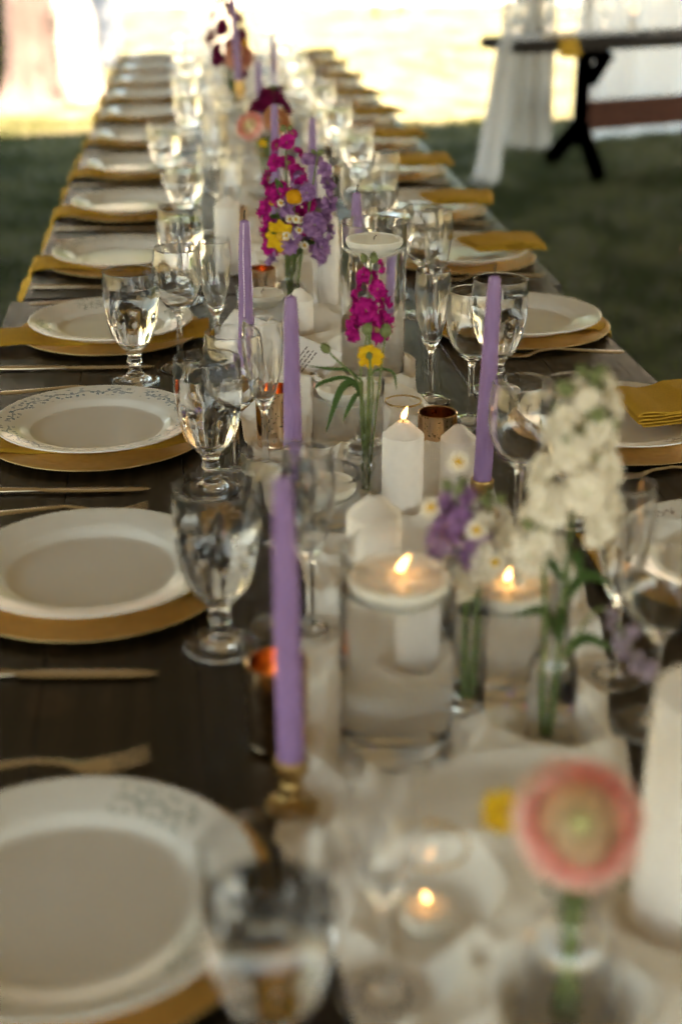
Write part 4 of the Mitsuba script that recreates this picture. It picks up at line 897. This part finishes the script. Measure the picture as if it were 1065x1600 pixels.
part(t, 'stem', ply(tube(curve((.176, 2.418, TZ + .02), (.178, 2.40, TZ + .12), (.180, 2.376, TZ + .21), n=6), .0013, 6), 'm_stem', True))
for k, (dx, dz, dy) in enumerate([(.186 - .176, .168, -.06), (.178 - .176, .158, -.062), (.183 - .176, .145, -.06), (.196 - .176, .140, -.05), (.171 - .176, .185, -.05), (.190 - .176, .182, -.05), (.164 - .176, .160, -.064), (.158 - .176, .210, -.04), (.181 - .176, .186, -.06)]):
    daisy((.176 + dx, 2.42 + dy, TZ + dz), (.3 * math.sin(k * 2), -.8, .35 + .2 * math.cos(k)), f'tiny white chamomile with yellow centre, number {["one", "two", "three", "four", "five", "six", "seven", "eight", "nine"][k]} in the bouquet', R=.0095, n=11, mat='m_whitepetal', name='chamomile', stem_from=(.176, 2.419, TZ + .07), fringe=0, disc=.36, seed=20 + k, W=.34)
    labels[f'chamomile_{k:03d}' if k else 'chamomile'].update(label='tiny white chamomile flower with a yellow centre low in the magenta and purple bouquet', group='chamomile flowers in the bouquet')
t = thing('foliage_stem', 'broad pale green leaf at the left of the bouquet', 'foliage')
part(t, 'stem', ply(tube(curve((.170, 2.42, zb), (.166, 2.41, TZ + .13), (.160, 2.40, TZ + .205), n=6), .0014, 6), 'm_stem', True))
leaf_blade(t, [(.166, 2.405, TZ + .20), (.158, 2.40, TZ + .228), (.150, 2.40, TZ + .248)], .014)

# tube vase: purple stock, cream blossoms, chamomile, orange flower; the bottle with the tall white stock
zt = TZ + .015
stock((.231, 1.09, zt), (.226, 1.085, TZ + .14), (.213, 1.075, TZ + .222), 'm_purple', 10, 'blurred small purple stock in the slim tube vase', R=1.25, spread=.016, z_from=.60, seed=9)
stock((.235, 1.09, zt), (.238, 1.085, TZ + .13), (.242, 1.07, TZ + .212), 'm_whitepetal', 11, 'blurred cream blossoms in the slim tube vase', R=1.25, spread=.018, z_from=.52, seed=10)
daisy((.209, 1.07, TZ + .185), (-.4, -.7, .4), 'blurred orange flower low in the slim tube vase', R=.014, n=8, mat='m_orange', name='orange_flower', stem_from=(.230, 1.088, TZ + .11), seed=12, elev=.5)
for k, p in enumerate([(.226, 1.05, TZ + .196), (.243, 1.05, TZ + .166), (.215, 1.08, TZ + .245), (.193, 1.08, TZ + .205)]):
    daisy(p, (-.1, -.85, .45), 'white chamomile with a yellow centre in the slim tube vase', R=.012, n=11, mat='m_whitepetal', name='chamomile', stem_from=(.233, 1.088, TZ + .11), fringe=0, disc=.36, seed=40 + k, W=.34)
    labels[f'chamomile_{9 + k:03d}']['group'] = 'chamomile flowers in the tube vase'
zw = TZ + .015
stock((.290, 1.02, zw), (.294, 1.015, TZ + .19), (.302, 1.01, TZ + .338), 'm_whitepetal', 22, 'tall blurred white stock flower on the right', R=1.3, spread=.023, z_from=.55, seed=13, budn=7)
stock((.286, 1.02, zw), (.276, 1.012, TZ + .16), (.262, 1.00, TZ + .22), 'm_whitepetal', 6, 'short blurred white stock leaning left below the tall one', R=1.2, spread=.012, z_from=.66, seed=14)
t = thing('foliage_stem', 'blurred green leaves below the tall white stock', 'foliage')
part(t, 'stem', ply(tube(curve((.288, 1.02, zw), (.292, 1.01, TZ + .10), (.294, 1.01, TZ + .18), n=6), .0016, 6), 'm_stem', True))
for k in range(6):
    a = k * 2.2; zc = TZ + .09 + .018 * k
    leaf_blade(t, [(.292, 1.012, zc), (.292 + .02 * math.cos(a), 1.012 + .02 * math.sin(a), zc + .02), (.292 + .05 * math.cos(a), 1.012 + .05 * math.sin(a), zc + .005)], .010)
t = thing('foliage_stem', 'blurred green stems in the front bud vase under the pink ranunculus', 'foliage')
for k in range(5):
    a = k * 1.3; p = (.219 + .008 * math.cos(a), .690 + .008 * math.sin(a)); q = (.219 + .010 * math.cos(a + 2), .690 + .010 * math.sin(a + 2))
    part(t, 'stem', ply(tube(curve((*p, TZ + .012), (*((np.array(p) + q) / 2 * .5 + np.array([.219, .690]) * .5), TZ + .08), (*q, TZ + .135), n=6), .0021, 6), 'm_stem', True))
for k in range(4):
    a = k * 1.7 + .4; leaf_blade(t, [(.219, .690, TZ + .118), (.219 + .014 * math.cos(a), .690 + .014 * math.sin(a), TZ + .138), (.219 + .034 * math.cos(a), .690 + .034 * math.sin(a), TZ + .132)], .011)
# lavender sprig right of the ranunculus
t = thing('lavender_sprig', 'blurred pale lavender sprig between the ranunculus and the right pillar', 'flower')
part(t, 'stem', ply(tube(curve((.292, 1.018, zw + .06), (.310, .97, TZ + .16), (.330, .93, TZ + .135), n=8), .0012, 6), 'm_stem', True))
for k in range(12):
    s = k / 11; part(t, 'floret', FP['m_palelavender'][k % 5], at(.315 + .022 * s + .006 * math.sin(k * 2), .955 - .03 * s, TZ + .155 - .03 * s + .008 * math.cos(k * 3), axis=(math.cos(k), math.sin(k) - .5, .6), s=.42))

# the pink ranunculus at the front
def pinkcols(q):
    if q < .10: return (.86, .78, .68), (.94, .66, .62)
    if q < .30: return (.94, .66, .60), (.95, .44 + .25 * q, .45)
    k = (q - .30) / .70; c = np.array([.95, .74, .56]) * (1 - k) + np.array([.96, .90, .70]) * k
    return tuple(c * .9), tuple(c)
bloom_ranunculus((.213, .672, TZ + .176), (-.10, -.80, .62), .0385, 'large blurred pink ranunculus with a green heart at the front', (.219, .690, TZ + .012), pinkcols, layers=12, seed=2)
daisy((.180, .725, TZ + .150), (-.4, -.7, .5), 'small blurred yellow flower left of the pink ranunculus', R=.019, n=8, stem_from=(.217, .692, TZ + .08), seed=15, elev=.3)
bloom_ranunculus((.158, 3.46, TZ + .185), (-.5, -.7, .4), .036, 'far soft pink ranunculus left of a lilac taper', (.20, 3.50, TZ + .012), pinkcols, layers=8, seed=3)
stock((.205, 3.50, zb), (.212, 3.52, TZ + .17), (.222, 3.58, TZ + .255), 'm_burgundy', 10, 'far burgundy flower behind the lilac taper', R=1.8, spread=.022, z_from=.68, seed=16)
bloom_ranunculus((.225, 3.48, TZ + .195), (.4, -.7, .5), .034, 'far peach coloured ranunculus right of the pink one', (.202, 3.50, TZ + .012), lambda q: ((.70, .42, .22), (.78, .46, .24)), layers=7, seed=5)
daisy((.186, 3.42, TZ + .150), (.1, -.9, .3), 'far small yellow flower under the pink ranunculus', R=.014, n=8, stem_from=(.199, 3.497, TZ + .08), seed=17)
bloom_ranunculus((.185, 4.62, TZ + .235), (.2, -.8, .4), .046, 'farthest peach ranunculus at the table end', (.17, 4.70, TZ + .012), lambda q: ((.72, .38, .26), (.80, .44, .32)), layers=7, seed=6)
stock((.168, 4.70, zb), (.160, 4.72, TZ + .2), (.150, 4.78, TZ + .39), 'm_burgundy', 16, 'far dark purple stock behind the tall leaning taper', R=1.9, spread=.028, z_from=.45, seed=18)
daisy((.205, 4.60, TZ + .275), (.1, -.9, .3), 'far small orange flower above the peach ranunculus', R=.016, n=8, mat='m_orange', name='orange_flower', stem_from=(.172, 4.70, TZ + .08), seed=19)

for (x, y), lab in (((.20, 3.50), 'far green leaves under the pink and peach ranunculus'), ((.17, 4.70), 'farthest green leaves under the peach ranunculus'), ((.176, 2.42), 'green leaves low in the magenta and purple bouquet')):
    t = thing('foliage_stem', lab, 'foliage')
    for k in range(9):
        a = k * 2.4; r = .020 + .006 * (k % 4); zc = TZ + .10 + .012 * (k % 5)
        if k < 4: part(t, 'stem', ply(tube(curve((x + .006 * math.cos(a), y + .006 * math.sin(a), TZ + .014), (x + .004 * math.cos(a + 2), y + .004 * math.sin(a + 2), TZ + .085), (x + r * .5 * math.cos(a), y + r * .5 * math.sin(a), TZ + .14 + .01 * k), n=6), .0013, 6), 'm_stem', True))
        leaf_blade(t, [(x + .004 * math.cos(a), y + .004 * math.sin(a), zc), (x + r * math.cos(a), y + r * math.sin(a), zc + .030), (x + 2.2 * r * math.cos(a), y + 2.2 * r * math.sin(a), zc + .034 + .01 * math.sin(k * 3))], .013)
# ------------------------------------------------------------------ the menu card lying on the runner
t = thing('menu_card', 'white printed card lying tilted on the runner behind the flutes', 'card')
a, b, c_ = np.array([.022, 2.17, TZ + .030]), np.array([.168, 1.935, TZ + .022]), np.array([.066, 2.255, TZ + .105])
ux = b - a; Lc = np.linalg.norm(ux); ux /= Lc; uy = c_ - a; uy -= ux * (uy @ ux); uy /= np.linalg.norm(uy); uz = np.cross(ux, uy)
if uz[1] > 0: uz = -uz
mc = np.eye(4); mc[:3, 0], mc[:3, 1], mc[:3, 2], mc[:3, 3] = ux, uy, np.cross(ux, uy), a
sg = 1 if np.cross(ux, uy)[1] < 0 else -1
part(t, 'sheet', ply(moved(bbox(0, Lc, 0, .075, -.0006, .0006, .0002), mc), 'm_card'))
part(t, 'seal', ply(moved(bbox(Lc - .030, Lc - .006, .012, .030, sg * .0010 - .0003, sg * .0010 + .0003, .0001), mc), 'm_seal'))
lines = []
for k in range(4):
    xx = Lc - .075 + k * .0085
    y = .010
    r2 = np.random.default_rng(k)
    while y < .058:
        w = r2.uniform(.003, .009); lines.append(bbox(xx, xx + .0028, y, y + w, sg * .0010 - .0003, sg * .0010 + .0003, .00005)); y += w + .0022
part(t, 'print', ply(moved(join(lines), mc), 'm_ink'), label='lines of small grey print too fine to read')

# ------------------------------------------------------------------ the trestle table at the right
D = np.array([.94, .342]); N = np.array([-.342, .94]); C0 = np.array([1.685, 7.60])
def w2(u, v, z): p = C0 + D * u + N * v; return np.array([p[0], p[1], z])
mt = np.eye(4); mt[:2, 0], mt[:2, 1], mt[:2, 3] = D, N, C0
t = thing('trestle_table', 'dark brown trestle table standing on the lawn at the right', 'table')
for k in range(4): part(t, 'plank', ply(moved(bbox(.10, 2.4, k * .105 + .001, k * .105 + .104, .692, .75, .002), mt), 'm_darkwood'))
part(t, 'stretcher', ply(moved(bbox(.65, 2.0, .19, .23, .240, .400, .004), mt), 'm_redwood'), label='red brown stretcher board')
for u, q in ((.65, 1), (1.98, -1)):
    part(t, 'post', ply(beam(w2(u, .21, .16), w2(u, .21, .63), .07, .09), 'm_darkwood'))
    part(t, 'bearer', ply(beam(w2(u, .03, .66), w2(u, .39, .66), .06, .06), 'm_darkwood'))
    part(t, 'brace', ply(beam(w2(u + q * .03, .19, .50), w2(u + q * .15, .19, .66), .05, .07), 'm_darkwood'))
    part(t, 'foot', ply(beam(w2(u, .19, .26), w2(u - q * .10, -.14, .03), .06, .085), 'm_darkwood'))
    part(t, 'foot', ply(beam(w2(u, .23, .26), w2(u + q * .02, .52, .03), .06, .085), 'm_redwood'))
t = thing('table_runner', 'sheer white chiffon runner hanging off the end of the trestle table to the grass', 'table runner')
def hanging():
    ny, nu = 70, 60; s = np.linspace(0, 1, ny); u = np.linspace(-1, 1, nu)
    path = curve([.9, .0, .765], [.25, 0, .757], [.115, 0, .757], [.075, 0, .735], [.06, 0, .6], [.03, 0, .3], [0, 0, .05], [-.08, 0, .012], n=10); ny = len(path)
    v = []
    for i in range(ny):
        q = i / (ny - 1); half = (.16 if q < .25 else .16 - .115 * min(1, (q - .25) / .13)) + (.075 * max(0, q - .40) / .6)
        fold = .018 * np.sin(u * 11 + .6 * math.sin(6 * q)) * (.3 + q)
        z = path[i, 2] + (np.abs(fold) * .5 if q < .36 else 0)
        v.append(np.stack([path[i, 0] + (fold if q >= .36 else fold * 0), .215 - .10 * min(1, q / .38) + .05 * max(0, q - .4) + u * half, z + u * 0], 1))
    return moved((np.array(v).reshape(-1, 3), grid_faces(ny, nu)), mt)
scene[t] = ply(hanging(), 'm_drape', True)
t = thing('napkin', 'mustard napkin hanging over the edge of the trestle table', 'napkin')
scene[t] = ply(moved(moved(strip_napkin(.0, .20, 1, .13, .085, 77), np.array([[0, -1, 0, 0], [-1, 0, 0, .20], [0, 0, 1, 0], [0, 0, 0, 1.0]])), mt @ np.asarray(at(.42, 0, .752).matrix)), 'm_mustard', True)
k2 = 0; T_ORD = [f'{o} from the left' for o in ('first', 'third', 'fourth', 'fifth', 'seventh', 'eighth', 'ninth', 'tenth', 'twelfth', 'thirteenth', 'sixth', 'second', 'eleventh', 'fourteenth')]
for u, v, kind in [(.16, .16, 'g'), (.24, .24, 'w'), (.36, .14, 'f'), (.43, .25, 'g'), (.55, .17, 'w'), (.62, .30, 'f'), (.72, .14, 'g'), (.80, .24, 'w'), (.92, .17, 'g'), (1.0, .30, 'f'), (.50, .34, 'w'), (.28, .33, 'g'), (.86, .34, 'w'), (1.1, .2, 'w')]:
    nm, cat, d = names[kind]; p = w2(u, v, .75)
    k2 += 1
    set_glass(nm, f'blurred {d} {T_ORD[k2 - 1]} on the trestle table at the right', cat, {'g': T_GOB, 'w': T_WIN, 'f': T_FLU}[kind], p[0], p[1], group=(cat + ('es' if cat.endswith('s') else 's')) + ' on the trestle table')
for u, v, r, h, lab, lit in [(.97, .22, .022, .11, 'lit white pillar candle on the trestle table', True), (.19, .30, .024, .20, 'tall white pillar candle on the end of the trestle table', False), (.68, .24, .024, .24, 'tall white pillar candle midway on the trestle table', False)]:
    p = w2(u, v, 0); pillar(p[0], p[1], r, h, lab, lit)
